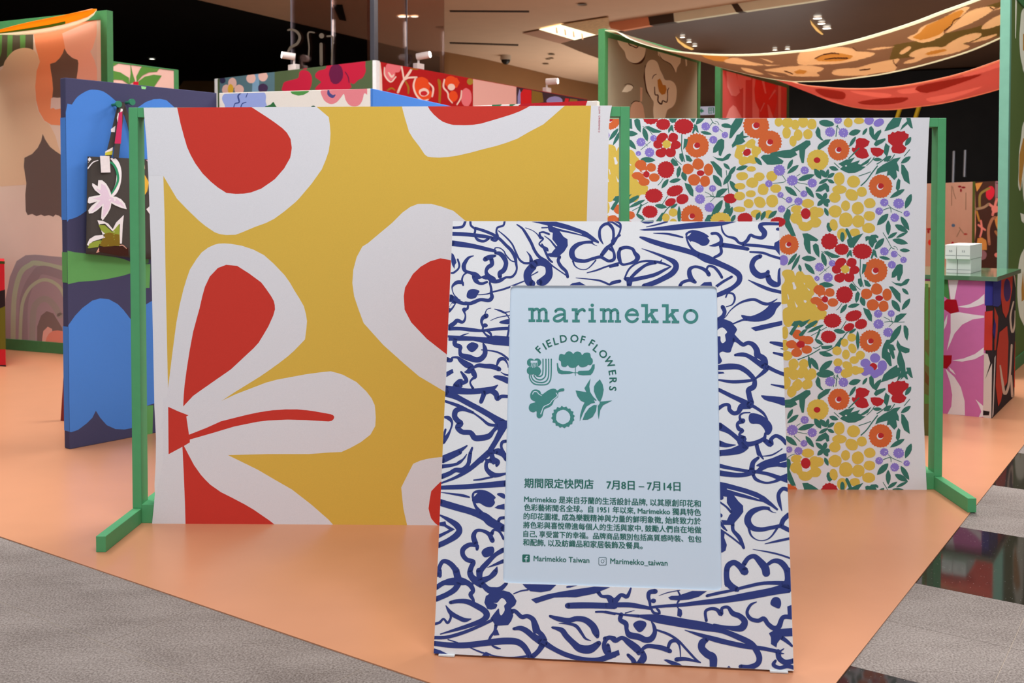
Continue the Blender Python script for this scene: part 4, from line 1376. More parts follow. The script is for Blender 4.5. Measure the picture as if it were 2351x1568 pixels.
AL.crop(1190, 750, 6.272)
EM = dict(g=T1, w=M_NOTE)
EMBLEM = '''
C 1190 750 6.272
F g 585,440 595,400 625,392 665,402 690,370 725,355 765,365 790,392 820,365 860,358 900,375 918,408 950,380 1000,373 1035,390 1045,440 1070,470 1070,520 1040,553 1005,548 980,570 920,583 880,570 866,548 830,580 780,592 735,580 712,552 690,575 650,578 620,560 612,500 585,480
f g 553,528 560,523 572,527 580,580 610,625 650,635 740,640 800,660 740,680 620,684 580,670 560,630
f g 848,665 870,636 1015,632 1045,600 1068,545 1100,540 1098,600 1070,665 1040,695 930,700 870,690
s 10 823 575 822 706
s 8 795 662 850 663
e g 180 515 56 57
e g 272 515 58 58
e g 182 632 60 60
e g 264 640 64 64
e g 225 575 60 60
f w 178,490 276,490 276,520 178,520
W 7 183 515 190 540 182 582
W 7 203 515 212 545 206 592
W 7 224 515 232 550 228 592
W 7 246 515 254 540 248 582
W 7 268 515 274 540 268 575
S g 355 468 17 355 620 17 345 690 17 310 715 17 265 708 17
S g 398 468 17 398 640 17 385 720 17 330 762 17 265 752 17 225 705 17
S g 437 468 17 437 680 17 415 765 17 355 802 17 265 795 17 210 760 17 185 705 17
S g 475 468 17 472 700 17 450 790 17 395 832 17 260 832 17 198 798 17 165 740 17 162 690 17
F g 170,1000 180,950 215,910 270,905 315,930 335,975 375,955 440,910 500,892 540,900 562,920 600,895 655,888 658,925 600,935 575,955 570,1010 520,1050 490,1120 440,1160 380,1185 360,1230 345,1290 300,1318 265,1290 262,1215 220,1232 170,1215 150,1170 165,1120 200,1100 250,1083 190,1050
S w 205 975 10 225 937 12 270 940 12 295 970 12 340 995 6
S w 545 955 12 560 1000 12 490 1060 11 450 1110 11 370 1150 12 345 1200 12 325 1255 16
j g 645 1300 172 160 5 16 .13
e w 645 1300 103 103
f g 825,918 980,942 952,885 1040,745 1022,860 1035,940 1080,1010 1130,1060 1110,1065 1085,1045 1105,1095 1050,1105 980,1150 935,1240 885,1360 890,1270 920,1160 955,1090 900,1065 850,1000
f g 1175,758 1215,830 1230,910 1210,1010 1180,1080 1150,1062 1120,1010 1088,930 1090,860 1120,810
f g 925,1340 960,1250 1020,1170 1090,1125 1130,1130 1120,1210 1070,1300 1000,1338
f g 1170,1080 1352,1062 1220,1130 1180,1200 1158,1335 1145,1260 1145,1140 1165,1120
e w 1142 1097 30 30
'''
run(AL, EMBLEM, EM)
AL.crop(1180, 1080, 5.111)
def rrect(m, x0, y0, x1, y1, r):
    P = []
    for cx_, cy_, a0 in ((x1-r, y0+r, -90), (x1-r, y1-r, 0), (x0+r, y1-r, 90), (x0+r, y0+r, 180)):
        for k in range(4):
            t = math.radians(a0+k*30); P.append((cx_+r*math.cos(t), cy_+r*math.sin(t)))
    AL.poly(m, P)
rrect(T2, 98, 986, 186, 1076, 12)
AL.stroke(M_NOTE, [160, 1008, 146, 1010, 142, 1024, 142, 1070], 11); AL.stroke(M_NOTE, [126, 1036, 158, 1036], 10)
rrect(T3, 993, 1017, 1086, 1113, 14); rrect(M_NOTE, 999, 1023, 1080, 1107, 10)
AL.ell(T3, 1040, 1066, 21, 22, 0, 18, 0); AL.ell(M_NOTE, 1040, 1066, 15, 16, 0, 18, 0); AL.ell(T3, 1067, 1040, 5, 5, 0, 8, 0)
AL.build('logo_and_emblem', sign)
WN = Writing(PN, .0006)
K = lambda x, y: (1180+x/5.111, 1080+y/5.111)
for s_, a, b, ya, bd_ in (
        ('期間限定快閃店', (120, 192), (934, 208), 1.0, .046), ('7月8日 – 7月14日', (1085, 212), (1955, 234), 1.0, .05),
        ('Marimekko 是來自芬蘭的生活設計品牌, 以其原創印花和', (118, 366), (2192, 424), 1.0, .046),
        ('色彩藝術聞名全球。自 1951 年以來, Marimekko 獨具特色', (118, 464), (2195, 525), 1.0, .046),
        ('的印花圖樣, 成為樂觀精神與力量的鮮明象徵, 始終致力於', (112, 568), (2197, 628), 1.0, .046),
        ('將色彩與喜悅帶進每個人的生活與家中, 鼓勵人們自在地做', (108, 670), (2200, 731), 1.0, .046),
        ('自己, 享受當下的幸福。品牌商品類別包括高質感時裝、包包', (110, 772), (2200, 838), 1.0, .046),
        ('和配飾, 以及紡織品和家居裝飾及餐具。', (105, 874), (1510, 917), 1.0, .046),
        ('Marimekko Taiwan', (230, 1062), (885, 1084), 1.0, .03), ('Marimekko_taiwan', (1130, 1094), (1803, 1118), 1.0, .03)):
    WN.line(s_, K(*a), K(*b), ya, bd_)
G_ = [('F', 297, 328, -46), ('I', 378, 282, -33), ('E', 442, 240, -24), ('L', 540, 207, -15), ('D', 650, 172, -8), ('O', 808, 168, 0), ('F', 930, 185, 14), ('F', 1058, 237, 30), ('L', 1125, 312, 38), ('O', 1222, 392, 50), ('W', 1312, 510, 62), ('E', 1355, 660, 80), ('R', 1365, 775, 88), ('S', 1360, 890, 97)]
for ch, x, y, r in G_:
    WN.glyph(ch, (1190+x/6.272, 750+y/6.272), r, (106 if ch != 'O' else 110)/6.272, .035, 1.0)
WN.build('notice_lettering', sign, T2)
# ================================================================== DISPLAY PANELS BEHIND
def hfit(P0, d, px):
    """point on the floor line P0 + k d whose image column is px (ignoring height)"""
    r = (px-CX)/FPX
    # P.x = r * depth
    k = (r*(P0.dot(FW)-C0.dot(FW))-P0.x)/(d.x-r*d.dot(FW))
    return P0+d*k
# ---- navy and blue folding partition (blades in a zig-zag)
PH = 1.61
nb = flo(160.2, 1033.3)
r1_ = flo(301, 1006.2)
nd = Vector((r1_.x-nb.x, r1_.y-nb.y, 0)).normalized()
PBl = Plane((nb.x, nb.y, 0), nd, (0, 0, 1))
PHb = PBl.hit(160, 179).z
t498 = PBl.uv(499, 400)[0]
NAVY = cloth('#3a3a58'); BLU = cloth('#4a80d0'); GR1 = cloth('#5f9c5a'); GR2 = cloth('#4a7a48')
M_NAVY = mat('navy_fabric_panel', '#454462', .9, 1, .03, 300, .12)
blade = empty('partition_panel', 'navy partition panel with big blue petal shapes, tote bag hanging on it', 'partition')
box('covered_board', nb+Vector((0, 0, .003)), nd*(t498), -PBl.n*.045, (0, 0, PHb-.003), blade, M_NAVY, .003)
A = Art(PBl, [[(149.9, 179), (499, 217), (499, 968), (160.4, 1033)]], off=.0003, step=1e-5)
A.poly(BLU, [(150, 262), (165, 240), (178, 222), (201, 208), (217, 206), (237, 210), (258, 225), (278, 245), (296, 270), (312, 310), (322, 350), (330, 372), (346, 372), (350, 400), (300, 470), (255, 455), (225, 466), (201, 482), (179, 497), (158, 504), (140, 506)], True)
A.poly(BLU, [(305, 300), (316, 247), (335, 234), (352, 228), (367, 227), (382, 230), (400, 246), (425, 290), (430, 420), (400, 470), (350, 490), (312, 470)])
A.poly(GR1, [(139, 579), (170, 579), (204, 583), (240, 587), (268, 591), (290, 597), (310, 607), (318, 616), (305, 625), (285, 632), (268, 636), (230, 643), (180, 647), (140, 649)], True)
A.poly(GR1, [(330, 607), (345, 606), (345, 621), (343, 661), (330, 661)]); A.poly(GR2, [(333, 575), (342, 575), (341, 604), (333, 607)])
A.poly(BLU, [(150.5, 757), (158, 745), (172, 725), (189, 707), (212, 690), (230, 685), (250, 687), (270, 698), (283, 711), (300, 733), (325, 705), (350, 690), (357, 692), (358, 925), (335, 932), (331, 975), (301, 983), (286, 986), (265, 985), (245, 976), (230, 959), (220, 943), (212, 959), (199, 972), (179, 987), (164, 992), (150, 991)])
A.poly(GR1, [(334, 932), (352, 930), (350, 996), (334, 1000)])
A.poly(cloth('#8fd38c'), [(324, 197.5), (336, 199), (334, 205), (325, 204)])
A.build('petal_print', blade)
# narrow edge of the board
PEd = Plane(nb, -PBl.n*.045, (0, 0, 1)); 
ed = -PBl.n*.045
def edge_strip(z0, z1, m):
    q_ = Vector((0, 0, 0)); o_ = nb+(-nd*.0008)
    return [o_+Vector((0, 0, z0)), o_+ed+Vector((0, 0, z0)), o_+ed+Vector((0, 0, z1)), o_+Vector((0, 0, z1))]
def zpx(y): return PBl.hit(160, y).z
V = []; F = []; MI = []; ms = [BLU, GR1]
for a_, b_, i_ in ((270, 505, 0), (579, 649, 1), (750, 991, 0)):
    n_ = len(V); V += edge_strip(zpx(b_), zpx(a_), None); F.append((n_+3, n_+2, n_+1, n_)); MI.append(i_)
eo = mesh('edge_print', V, F, blade, ms); eo.data.polygons.foreach_set('material_index', MI)
slab('support_fin', [flo(139, 966, .003), flo(147, 967, .003), flo(147, 967, .003)+Vector((0, 0, .22))], nd*.02+Vector((0, .03, 0)), blade, mat('dark_red_support', '#7c2a26', .6))
for yy_, dz_ in ((0, 0), (1, 0)):
    pass
# pegs
pk = PBl.hit(268, 242, 0.0)
for i_, (x_, y_) in enumerate(((258, 241), (289, 236))):
    c_ = PBl.hit(x_, y_, 0); L_ = .055
    tube('peg', [c_, c_+PBl.n*(L_-.012), c_+PBl.n*(L_-.011), c_+PBl.n*L_], [.006, .006, .0145, .0145], blade, mat('peg_green', '#2f7a5c' if i_ == 0 else '#3d8446', .5), 16)
# ---- neighbouring blades
def zline(P0, P1): return Vector((P0.x, P0.y, 0)), Vector((P1.x, P1.y, 0))
b0 = nb+nd*t498; b1 = flo(850, 203.2, PHb)
b1 = Vector((b1.x, b1.y, 0))
d_ = (b1-b0).normalized(); PBb = Plane(b0, d_, (0, 0, 1))
bl2 = empty('partition_panel', 'cream partition panel with pale blue and pink flowers between the navy and blue panels', 'partition')
box('covered_board', b0+Vector((0, 0, .003))+d_*.012, b1-b0-d_*.012, -PBb.n*.045, (0, 0, PHb-.003), bl2, mat('cream_fabric_panel', '#ddd6cd', .9, 1.05, .02, 300, .12), .003)
A = Art(PBb, [[(502, 216), (843, 203.5), (843, 300), (502, 300)]], off=.0003, step=1e-5); A.crop(480, 0, 4.198)
A.poly(cloth('#93a2d8'), '125,950 150,905 230,890 330,880 430,878 520,885 548,920 545,980 540,1080 200,1080 150,1010', True)
A.stroke(cloth('#3a4a86'), '310 895 10 280 925 16 290 985 14 250 1000 10 235 1050 10'); A.stroke(cloth('#3a4a86'), '375 890 8 355 940 8'); A.stroke(cloth('#3a4a86'), '360 985 8 320 1000 10 305 1040 10')
A.poly(cloth('#4f9048'), '775,870 800,905 860,922 910,915 955,890 980,860')
A.poly(cloth('#2f6a3c'), '540,1025 590,1010 620,980 650,1030 650,1080 540,1080'); A.ell(cloth('#24503a'), 1005, 1045, 26, 28)
A.poly(cloth('#dc8088'), '1090,860 1095,940 1130,985 1180,1003 1230,985 1270,940 1300,905 1315,960 1350,1010 1400,1025 1450,1010 1480,960 1495,900 1530,920 1560,960 1560,800 1300,830', True)
A.stroke(cloth('#4a4a80'), '1150 860 10 1155 905 30 1190 930 30 1215 915 10')
A.build('flower_print', bl2)
c0 = b1+Vector((.012, .0, 0)); c1 = flo(1032, 243, PHb); c1 = Vector((c1.x, c1.y, 0)); dc = (c1-c0).normalized(); PBc = Plane(c0, dc, (0, 0, 1))
bl3 = empty('partition_panel', 'plain bright blue partition panel behind the top edge of the yellow fabric', 'partition')
box('covered_board', c0+Vector((0, 0, .003)), dc*((c1-c0).length+.25), -PBc.n*.045, (0, 0, PHb-.003), bl3, mat('blue_fabric_panel', '#457ccc', .9, 1, .03, 300, .12), .003)
# far low panel with red field and white end
e0 = flo(1087, 243, PHb); e1_ = flo(1371, 231.3, PHb); e0 = Vector((e0.x, e0.y, 0)); e1_ = Vector((e1_.x, e1_.y, 0)); de = (e1_-e0).normalized(); PBe = Plane(e0, de, (0, 0, 1))
bl4 = empty('partition_panel', 'white partition panel with green bits and a red field behind the right end of the yellow fabric', 'partition')
box('covered_board', e0+Vector((0, 0, .003)), e1_-e0, -PBe.n*.045, (0, 0, PHb-.003), bl4, mat('white_fabric_panel', '#d8d4cc', .9, 1.05, .02, 300, .12), .003)
A = Art(PBe, None, off=.0008, step=1e-5); A.crop(1000, 0, 4.702)
A.poly(cloth('#b8242c'), '920,1121 1200,1107 1640,1088 1620,1145 1610,1600 890,1600 895,1140')
A.poly(cloth('#3f7d54'), '610,1132 720,1126 690,1150 690,1200 600,1200'); A.poly(cloth('#3f7d54'), '800,1126 870,1122 830,1145 820,1200 790,1200')
A.build('colour_print', bl4)
# ---- tall kiosk with spotlights
KH = 2.4
def xy(p): return Vector((p.x, p.y, 0))
k0 = xy(flo(499, 181, KH)); k1 = xy(flo(854.5, 138.4, KH)); k2 = xy(flo(1349, 228, KH))
kio = empty('display_kiosk', 'tall kiosk with dark green poppy wall and red flower wall below the glass', 'kiosk')
dk1 = (k1-k0).normalized(); dk2 = (k2-k1).normalized()
PK1 = Plane(k0, dk1, (0, 0, 1)); PK2 = Plane(k1, dk2, (0, 0, 1))
Z3 = Vector((0, 0, .003))
box('left_wall', k0+Z3, k1-k0, -PK1.n*.08, (0, 0, KH-.003), kio, mat('dark_green_fabric', '#48583c', .9, 1, .03, 200, .1), .004)
box('right_wall', k1+Z3+dk2*.06, k2-k1-dk2*.06, -PK2.n*.08, (0, 0, KH-.003), kio, mat('red_fabric', '#a81e20', .9, 1, .03, 200, .1), .004)
box('corner_post', k1+Z3+dk1*.002, dk1*.03+dk2*.02, -PK1.n*.05, (0, 0, KH-.003), kio, mat('white_post', '#d6d6d8', .6), .004)
box('end_post', k0+Z3-dk1*.05, dk1*.05, -PK1.n*.08, (0, 0, KH), kio, MATS['white_post'], .004)
A = Art(PK1, [[(504.5, 180), (853, 139), (853, 280), (504.5, 280)]], off=.0005, step=1e-5); A.crop(480, 0, 4.198)
A.poly(cloth('#4d6a75'), '100,745 620,690 632,690 632,900 100,920'); A.poly(cloth('#6f93b0'), '420,705 480,700 485,880 415,890')
for c_, a_, b__, r_, r2 in (('#cfa9a0', 405, 755, 46, 48), ('#cfa9a0', 520, 735, 46, 50), ('#cfa9a0', 225, 800, 42, 50), ('#cfa9a0', 170, 865, 46, 50), ('#cfa9a0', 290, 865, 46, 50), ('#c9a030', 208, 860, 28, 50), ('#3a2a48', 520, 850, 48, 46), ('#2c2a48', 130, 775, 30, 30)): A.ell(cloth(c_), a_, b__, r_, r2)
A.poly(cloth('#a81a36'), '710,830 730,790 800,770 860,750 870,700 900,675 960,690 990,740 990,800 975,850 940,880 720,880', True)
A.poly(cloth('#a81a36'), '905,668 915,650 950,648 940,670')
A.poly(cloth('#a81a36'), '1025,715 1060,680 1120,665 1140,625 1200,612 1480,580 1505,640 1510,690 1480,750 1440,770 1395,810 1360,800 1350,860 1040,870 1050,820 1080,790 1030,750', True)
A.ell(cloth('#58143a'), 1225, 715, 68, 98); A.stroke(cloth('#4a1034'), '1310 690 8 1340 740 10 1350 800 8')
A.build('poppy_print', kio)
A = Art(PK2, [[(862, 141), (1349, 229), (1349, 300), (862, 300)]], off=.0005, step=1e-5); A.crop(480, 0, 4.198)
CREAM = cloth('#e2c8bc'); ORG = cloth('#d84a20'); PNK = cloth('#d87078'); OLV = cloth('#9a6a20')
A.poly(CREAM, '1600,560 1650,590 1665,720 1670,880 1600,880')
A.ell(PNK, 1745, 690, 52, 90); A.ell(PNK, 1810, 650, 40, 50); A.stroke(CREAM, '1690 650 10 1695 730 14 1750 790 14 1800 740 12'); A.stroke(CREAM, '1730 700 14 1760 740 20 1780 720 10'); A.stroke(CREAM, '1820 890 22 1860 800 22 1930 700 24 1960 650 16'); A.stroke(CREAM, '1880 770 20 1920 750 18 2000 745 18'); A.stroke(CREAM, '1855 640 16 1870 720 16 1880 780 16')
A.ell(ORG, 2050, 830, 80, 90); A.ell(ORG, 2070, 910, 80, 60); A.stroke(CREAM, '1990 750 16 1970 830 18 2000 920 18 2060 970 16 2110 960 14'); A.stroke(CREAM, '2120 800 12 2160 850 18 2150 930 16'); A.ell(CREAM, 2070, 890, 50, 40); A.ell(cloth('#b8242c'), 2070, 900, 34, 24)
A.stroke(OLV, '1720 870 16 1760 850 16 1790 870 12'); A.stroke(OLV, '1890 780 14 1920 840 20 1920 900 16'); A.stroke(OLV, '2210 770 20 2225 860 24 2220 980 20'); A.stroke(OLV, '1950 660 20 2010 665 16')
A.ell(ORG, 2330, 790, 60, 60)
A.crop(1000, 0, 4.702)
A.poly(CREAM, '405,600 870,600 872,1400 405,1400'); A.poly(cloth('#d9a8a0'), '410,850 870,935 872,1400 408,1400')
A.poly(ORG, '100,870 150,835 230,840 260,890 230,950 130,930'); A.ell(ORG, 190, 1040, 50, 60); A.stroke(CREAM, '95 860 16 85 940 18 130 1000 18 140 1060 14 180 1110 14'); A.ell(CREAM, 170, 940, 40, 36); A.stroke(OLV, '30 860 14 50 900 20 45 1110 18')
A.ell(PNK, 330, 1050, 60, 100); A.stroke(CREAM, '280 980 14 270 1060 16 230 1130 14'); A.ell(cloth('#9a8030'), 372, 880, 34, 36)
A.poly(cloth('#3c2a30'), '872,930 1660,1080 1660,1200 872,1200'); A.poly(cloth('#8a86b8'), '905,960 920,1000 915,1150 885,1150 885,1040'); A.poly(cloth('#c02024'), '950,960 1035,975 1035,1130 920,1130 915,1010'); A.poly(cloth('#7a6028'), '1040,975 1150,1000 1165,1100 1035,1130'); A.ell(cloth('#8a86b8'), 1285, 1090, 88, 50); A.poly(cloth('#c02024'), '1400,1060 1440,1065 1430,1110 1390,1110'); A.poly(cloth('#7a6028'), '1450,1065 1530,1075 1530,1110 1440,1110')
A.build('flower_print', kio)
# glass screens standing on the kiosk
def glass_mat(name, tint, refl):
    m = bpy.data.materials.new(name); m.use_nodes = True; nt = m.node_tree; nt.nodes.clear()
    o_ = nt.nodes.new('ShaderNodeOutputMaterial'); tr = nt.nodes.new('ShaderNodeBsdfTransparent'); gl = nt.nodes.new('ShaderNodeBsdfGlossy'); fr = nt.nodes.new('ShaderNodeLayerWeight'); mx = nt.nodes.new('ShaderNodeMixShader'); mp = nt.nodes.new('ShaderNodeMath')
    tr.inputs[0].default_value = tint; gl.inputs['Roughness'].default_value = .02; gl.inputs[0].default_value = (.9, .9, .9, 1)
    fr.inputs[0].default_value = .35; mp.operation = 'MULTIPLY'; mp.inputs[1].default_value = refl
    nt.links.new(fr.outputs['Fresnel'], mp.inputs[0]); nt.links.new(mp.outputs[0], mx.inputs[0]); nt.links.new(tr.outputs[0], mx.inputs[1]); nt.links.new(gl.outputs[0], mx.inputs[2]); nt.links.new(mx.outputs[0], o_.inputs[0])
    return m
M_GL = glass_mat('smoked_glass', (.80, .70, .68, 1), .5)
M_MUL = mat('blue_grey_mullion', '#44444c', .35, 1, .05, 20, .5, .3)
gs = empty('glass_screen', 'tall smoked glass screen with slim blue-grey mullions above the kiosk', 'glass screen')
GT = HC-KH+.0
def pane(name, Pl, xa, xb, H=2.6):
    a_ = Pl.uv(xa, 130)[0]; b__ = Pl.uv(xb, 130)[0]
    o_ = Pl.at(a_, KH+.002, -.072); return box(name, o_, Pl.u*(b__-a_), -Pl.n*.012, (0, 0, H), gs, M_GL, 0)
HG = HC-KH-.01
pane('pane', PK1, 655, 748, HG); pane('pane', PK1, 749.5, 848, HG); pane('pane', PK2, 859, 947, HG); pane('pane', PK2, 949.5, 1033, HG)
box('mullion', k1+Vector((0, 0, KH+.006))-dk1*.030+Vector((0, .02, 0)), dk1*.055, -PK1.n*.05, (0, 0, HG-.01), gs, M_MUL, .002)
for Pl, x_ in ((PK1, 748.5), (PK2, 948), (PK1, 655.5)):
    a_ = Pl.uv(x_, 130)[0]; box('edge_clip', Pl.at(a_-.003, KH+.002, -.070), Pl.u*.006, -Pl.n*.016, (0, 0, HG), gs, mat('clip_steel', '#7a7e8a', .3, 1, .02, 9, .5, .4), 0)
# reflection of a lit shop sign, painted as strokes on the left pane
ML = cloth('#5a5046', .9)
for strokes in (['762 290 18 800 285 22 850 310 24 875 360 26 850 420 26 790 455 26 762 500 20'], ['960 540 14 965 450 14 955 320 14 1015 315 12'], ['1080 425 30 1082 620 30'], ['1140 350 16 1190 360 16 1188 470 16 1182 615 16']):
    A = Art(PK1.moved(-.069), None, off=.001, step=1e-5); A.crop(480, 0, 4.198); A.stroke(ML, strokes[0]); A.build('painted_reflection_letter', gs)
A = Art(PK1.moved(-.069), None, off=.001, step=1e-5); A.crop(480, 0, 4.198); A.ell(ML, 1085, 345, 24, 26); A.build('painted_reflection_letter', gs)
# spotlights standing on the kiosk
M_SPW = mat('spotlight_white', '#cfc6c4', .45, 1.0, .02, 20, .3)
M_SPL = mat('spotlight_lens', '#fff6e4', .4, 1, .01, 5, emit=9.0)
def spot(Pl, xb, ybase, ends, label, parent_z=KH, r=None, back=-.034):
    """xb: px column of stem; ends: px of lens end and of rear end of the can"""
    a_ = Pl.uv(xb, ybase)[0]; base = Pl.at(a_, parent_z, back); q_ = Plane(base, (1, 0, 0), (0, 0, 1))
    s_ = empty('spotlight', label, 'spotlight', 'track spotlights on the kiosk')
    P0 = q_.hit(*ends[0]); P1 = q_.hit(*ends[1]); dz = (P0-P1).normalized()
    P0 = P0-Vector((0, .055, 0)); P1 = P1-Vector((0, .015, 0)); R_c = r or .033
    M_ = (P0+P1)/2
    bw = .055
    box('base', base-Pl.u*bw+Pl.n*.03+Vector((0, 0, .001)), Pl.u*2*bw, -Pl.n*.055, (0, 0, .055), s_, M_SPW, .003)
    tube('stem', [Vector((base.x, base.y, base.z+.05)), Vector((base.x, base.y, M_.z))], .011, s_, M_SPW, 10)
    Mx = Vector((base.x, base.y, M_.z)); half = (P0-P1).length*.5
    ax = (P0-P1).normalized()
    tube('can', [M_-ax*half, M_+ax*half], R_c, s_, M_SPW, 20)
    tube('lens', [M_+ax*(half+.0005), M_+ax*(half+.004)], R_c*.86, s_, M_SPL, 20)
    return s_
spot(PK1, 669, 158, ((650, 128), (678, 131)), 'white spotlight facing left on the green poppy wall', r=.034)
spot(PK2, 967, 158, ((988, 127), (958, 131)), 'white spotlight facing right above the red flower wall', r=.034)
s3 = spot(PK2, 1261, 211, ((1280, 187.5), (1254, 188)), 'white spotlight alone against the beige ceiling at the far end', r=.036)
# ---- green posts with fabric: left tall panel
M_GRD = mat('green_frame_paint', '#3f7a4a', .55, 1.0, .04, 30, .25)
def post(name, p, w_, d_, H, u, par, m=None): return box(name, Vector((p.x, p.y, .003)), u*w_, Vector((-u.y, u.x, 0))*d_, (0, 0, H-.003), par, m or M_GRD, .002)
FH = 2.4
def frame(p0, p1, label, mcloth, pw=.055, nm='framed_fabric_panel', cat='panel', bar=.06, m0=None):
    e = empty(nm, label, cat); u = (p1-p0).normalized(); L_ = (p1-p0).length; pd = .055
    post('post', p0, pw, pd, FH, u, e, m0); post('post', p1-u*pw, pw, pd, FH, u, e)
    bk = Vector((-u.y, u.x, 0))
    box('top_bar', p0+u*pw+Vector((0, 0, FH-bar)), u*(L_-2*pw), bk*pd, (0, 0, bar), e, M_GRD, .002)
    box('bottom_bar', p0+u*pw+Z3, u*(L_-2*pw), bk*pd, (0, 0, .08), e, M_GRD, .002)
    P_ = Plane(p0, u, (0, 0, 1)); sgn = 1 if P_.n.dot(-bk) > 0 else -1
    box('fabric', p0+u*(pw+.002)+Vector((0, 0, .083))+bk*.006, u*(L_-2*pw-.004), bk*.02, (0, 0, FH-bar-.083), e, mcloth, .001)
    return e, P_
u_e = D2.copy()
pe1 = xy(flo(245, 23, FH)); eL = flo(14, 803.4); 
ue = (pe1-xy(eL)).normalized()
pe0 = pe1-ue*3.2
M_E = mat('beige_print_ground', '#d2bcac', .9, 1.15, .03, 3, .1)
eE, PE = frame(pe0, pe1, 'tall green-framed panel with faded mushroom and rainbow print at left', M_E, .06)
PE = PE.moved(-.006)
A = Art(PE, [[(-60, -40), (222, 22), (227, 826), (-60, 786)]], off=.0005, step=1e-5); A.crop(0, 0, 3.919)
A.poly(cloth('#57503f'), '-200,300 300,310 300,460 -200,700')
for x_ in (0, 95, 205): A.poly(cloth('#5f8e48'), [(x_-25, 300), (x_+20, 300), (x_+15, 470), (x_-35, 640)] if x_ < 100 else [(x_-25, 300), (x_+25, 300), (x_+22, 470), (x_-22, 470)])
A.poly(cloth('#d4b494', 1.1), '-200,700 0,640 40,560 80,500 130,455 190,435 240,432 300,450 340,500 362,550 340,620 325,700 318,800 325,920 345,1000 400,1090 450,1130 520,1300 520,1600 -200,1600', True)
A.poly(cloth('#e48c62', 1.1), '300,200 900,60 885,200 865,330 835,430 812,465 850,540 878,640 890,800 870,900 820,1000 700,1100 560,1130 460,1122 400,1085 350,1000 325,900 318,780 330,640 360,555 325,440 305,330')
A.poly(cloth('#e4a690', 1.1), '560,300 700,240 885,170 868,320 835,430 812,465 850,540 878,640 890,800 870,900 800,1000 700,1060 640,900 600,700 590,450')
A.poly(cloth('#d8beb0'), '885,120 890,800 878,640 850,540 812,465 835,430 868,320')
A.poly(cloth('#6b564c'), '580,435 605,480 650,520 700,540 706,570 700,640 690,700 692,800 690,900 530,900 470,890 478,800 470,700 455,620 452,575 500,560 540,520 565,480')
A.poly(cloth('#dcc6bc'), '460,885 480,876 520,880 560,876 560,975 500,985 480,970 455,980')
A.poly(cloth('#6a5a54'), '385,1205 410,1260 450,1320 500,1360 560,1400 620,1600 620,2010 530,1940 500,1930 480,1950 440,1935 400,1945 370,1930 330,1945 290,1925 250,1935 232,1900 228,1750 238,1650 215,1500 220,1420 290,1385 340,1330 370,1270')
A.crop(0, 380, 3.919)
GV = cloth('#9c9092'); GNV = cloth('#a6b396'); 
A.poly(GV, '40,1800 50,1200 90,1000 150,860 230,808 320,802 620,830 700,1800')
for wv, c_, t in ((44, GNV, '118 1700 122 1300 140 1120 190 960 270 895 350 880 700 960'), (80, cloth('#8f8486'), '215 1700 210 1300 240 1130 310 1000 400 940 700 1040'), (30, GNV, '180 1700 190 1350 215 1200 280 1090 380 1030 480 1050 560 1130 620 1300'), (55, cloth('#93928a'), '290 1700 300 1330 340 1230 410 1200 480 1250 540 1350'),):
    A.stroke(c_, nums(t), wv)
A.poly(cloth('#776c66'), '330,1800 335,1450 370,1350 420,1310 480,1330 560,1460 600,1800')
A.poly(cloth('#d3a898'), '380,1560 390,1490 430,1450 470,1470 480,1800 385,1800'); A.ell(cloth('#d08a74'), 520, 1590, 112, 110)
A.build('mushroom_print', eE)
# its sagging canopy cloth, seen edge-on
cn = empty('canopy_cloth', 'orange and green sagging canopy cloth with white hem at top left', 'canopy')
hem = [(222, 22), (216, 34), (202, 46), (180, 56), (150, 66), (115, 74), (75, 79), (40, 81), (0, 80), (-50, 76)]
Pn = PE.moved(.03)
far = [Pn.hit(x, y) for x, y in hem]
rise = [Pn.hit(x, y)+(PE.n*.9) for x, y in hem]
top = [(223, 20), (214, 22), (200, 25), (178, 29), (150, 35), (115, 42), (75, 50), (40, 58), (0, 69), (-50, 86)]
PE2 = PE.moved(.5)
near = [PE2.hit(x, y) for x, y in top]
near[0] = far[0].lerp(near[0], .15)
V = far+near; n_ = len(far); F = [(i, i+1, n_+i+1, n_+i) for i in range(n_-1)]
V2 = [v+Vector((0, 0, .006)) for v in V]
def sheet(name, rows, par, m, th=.004):
    """thin cloth through rows of points, with thickness"""
    nr = len(rows); nc = len(rows[0]); V = [p for r in rows for p in r]; V += [p+Vector((0, 0, th)) for r in rows for p in r]; N = nr*nc; F = []
    for i in range(nr-1):
        for j in range(nc-1):
            a_, b__, c_, d__ = i*nc+j, i*nc+j+1, (i+1)*nc+j+1, (i+1)*nc+j; F += [(a_, b__, c_, d__), (N+d__, N+c_, N+b__, N+a_)]
    for j in range(nc-1): F += [(j+1, j, N+j, N+j+1), ((nr-1)*nc+j, (nr-1)*nc+j+1, N+(nr-1)*nc+j+1, N+(nr-1)*nc+j)]
    for i in range(nr-1): F += [(i*nc, (i+1)*nc, N+(i+1)*nc, N+i*nc), ((i+1)*nc+nc-1, i*nc+nc-1, N+i*nc+nc-1, N+(i+1)*nc+nc-1)]
    return mesh(name, V, F, par, m, True)
def translucent(name, hexc, k=1.0, tr=.35):
    m = bpy.data.materials.new(name); m.use_nodes = True; nt = m.node_tree; b = nt.nodes['Principled BSDF']; b.inputs['Base Color'].default_value = rgb(hexc, k); b.inputs['Roughness'].default_value = .9; b.inputs['Specular IOR Level'].default_value = .1
    t_ = nt.nodes.new('ShaderNodeBsdfTranslucent'); t_.inputs[0].default_value = rgb(hexc, k); mx = nt.nodes.new('ShaderNodeMixShader'); mx.inputs[0].default_value = tr
    nt.links.new(b.outputs[0], mx.inputs[1]); nt.links.new(t_.outputs[0], mx.inputs[2]); nt.links.new(mx.outputs[0], nt.nodes['Material Output'].inputs[0]); return m
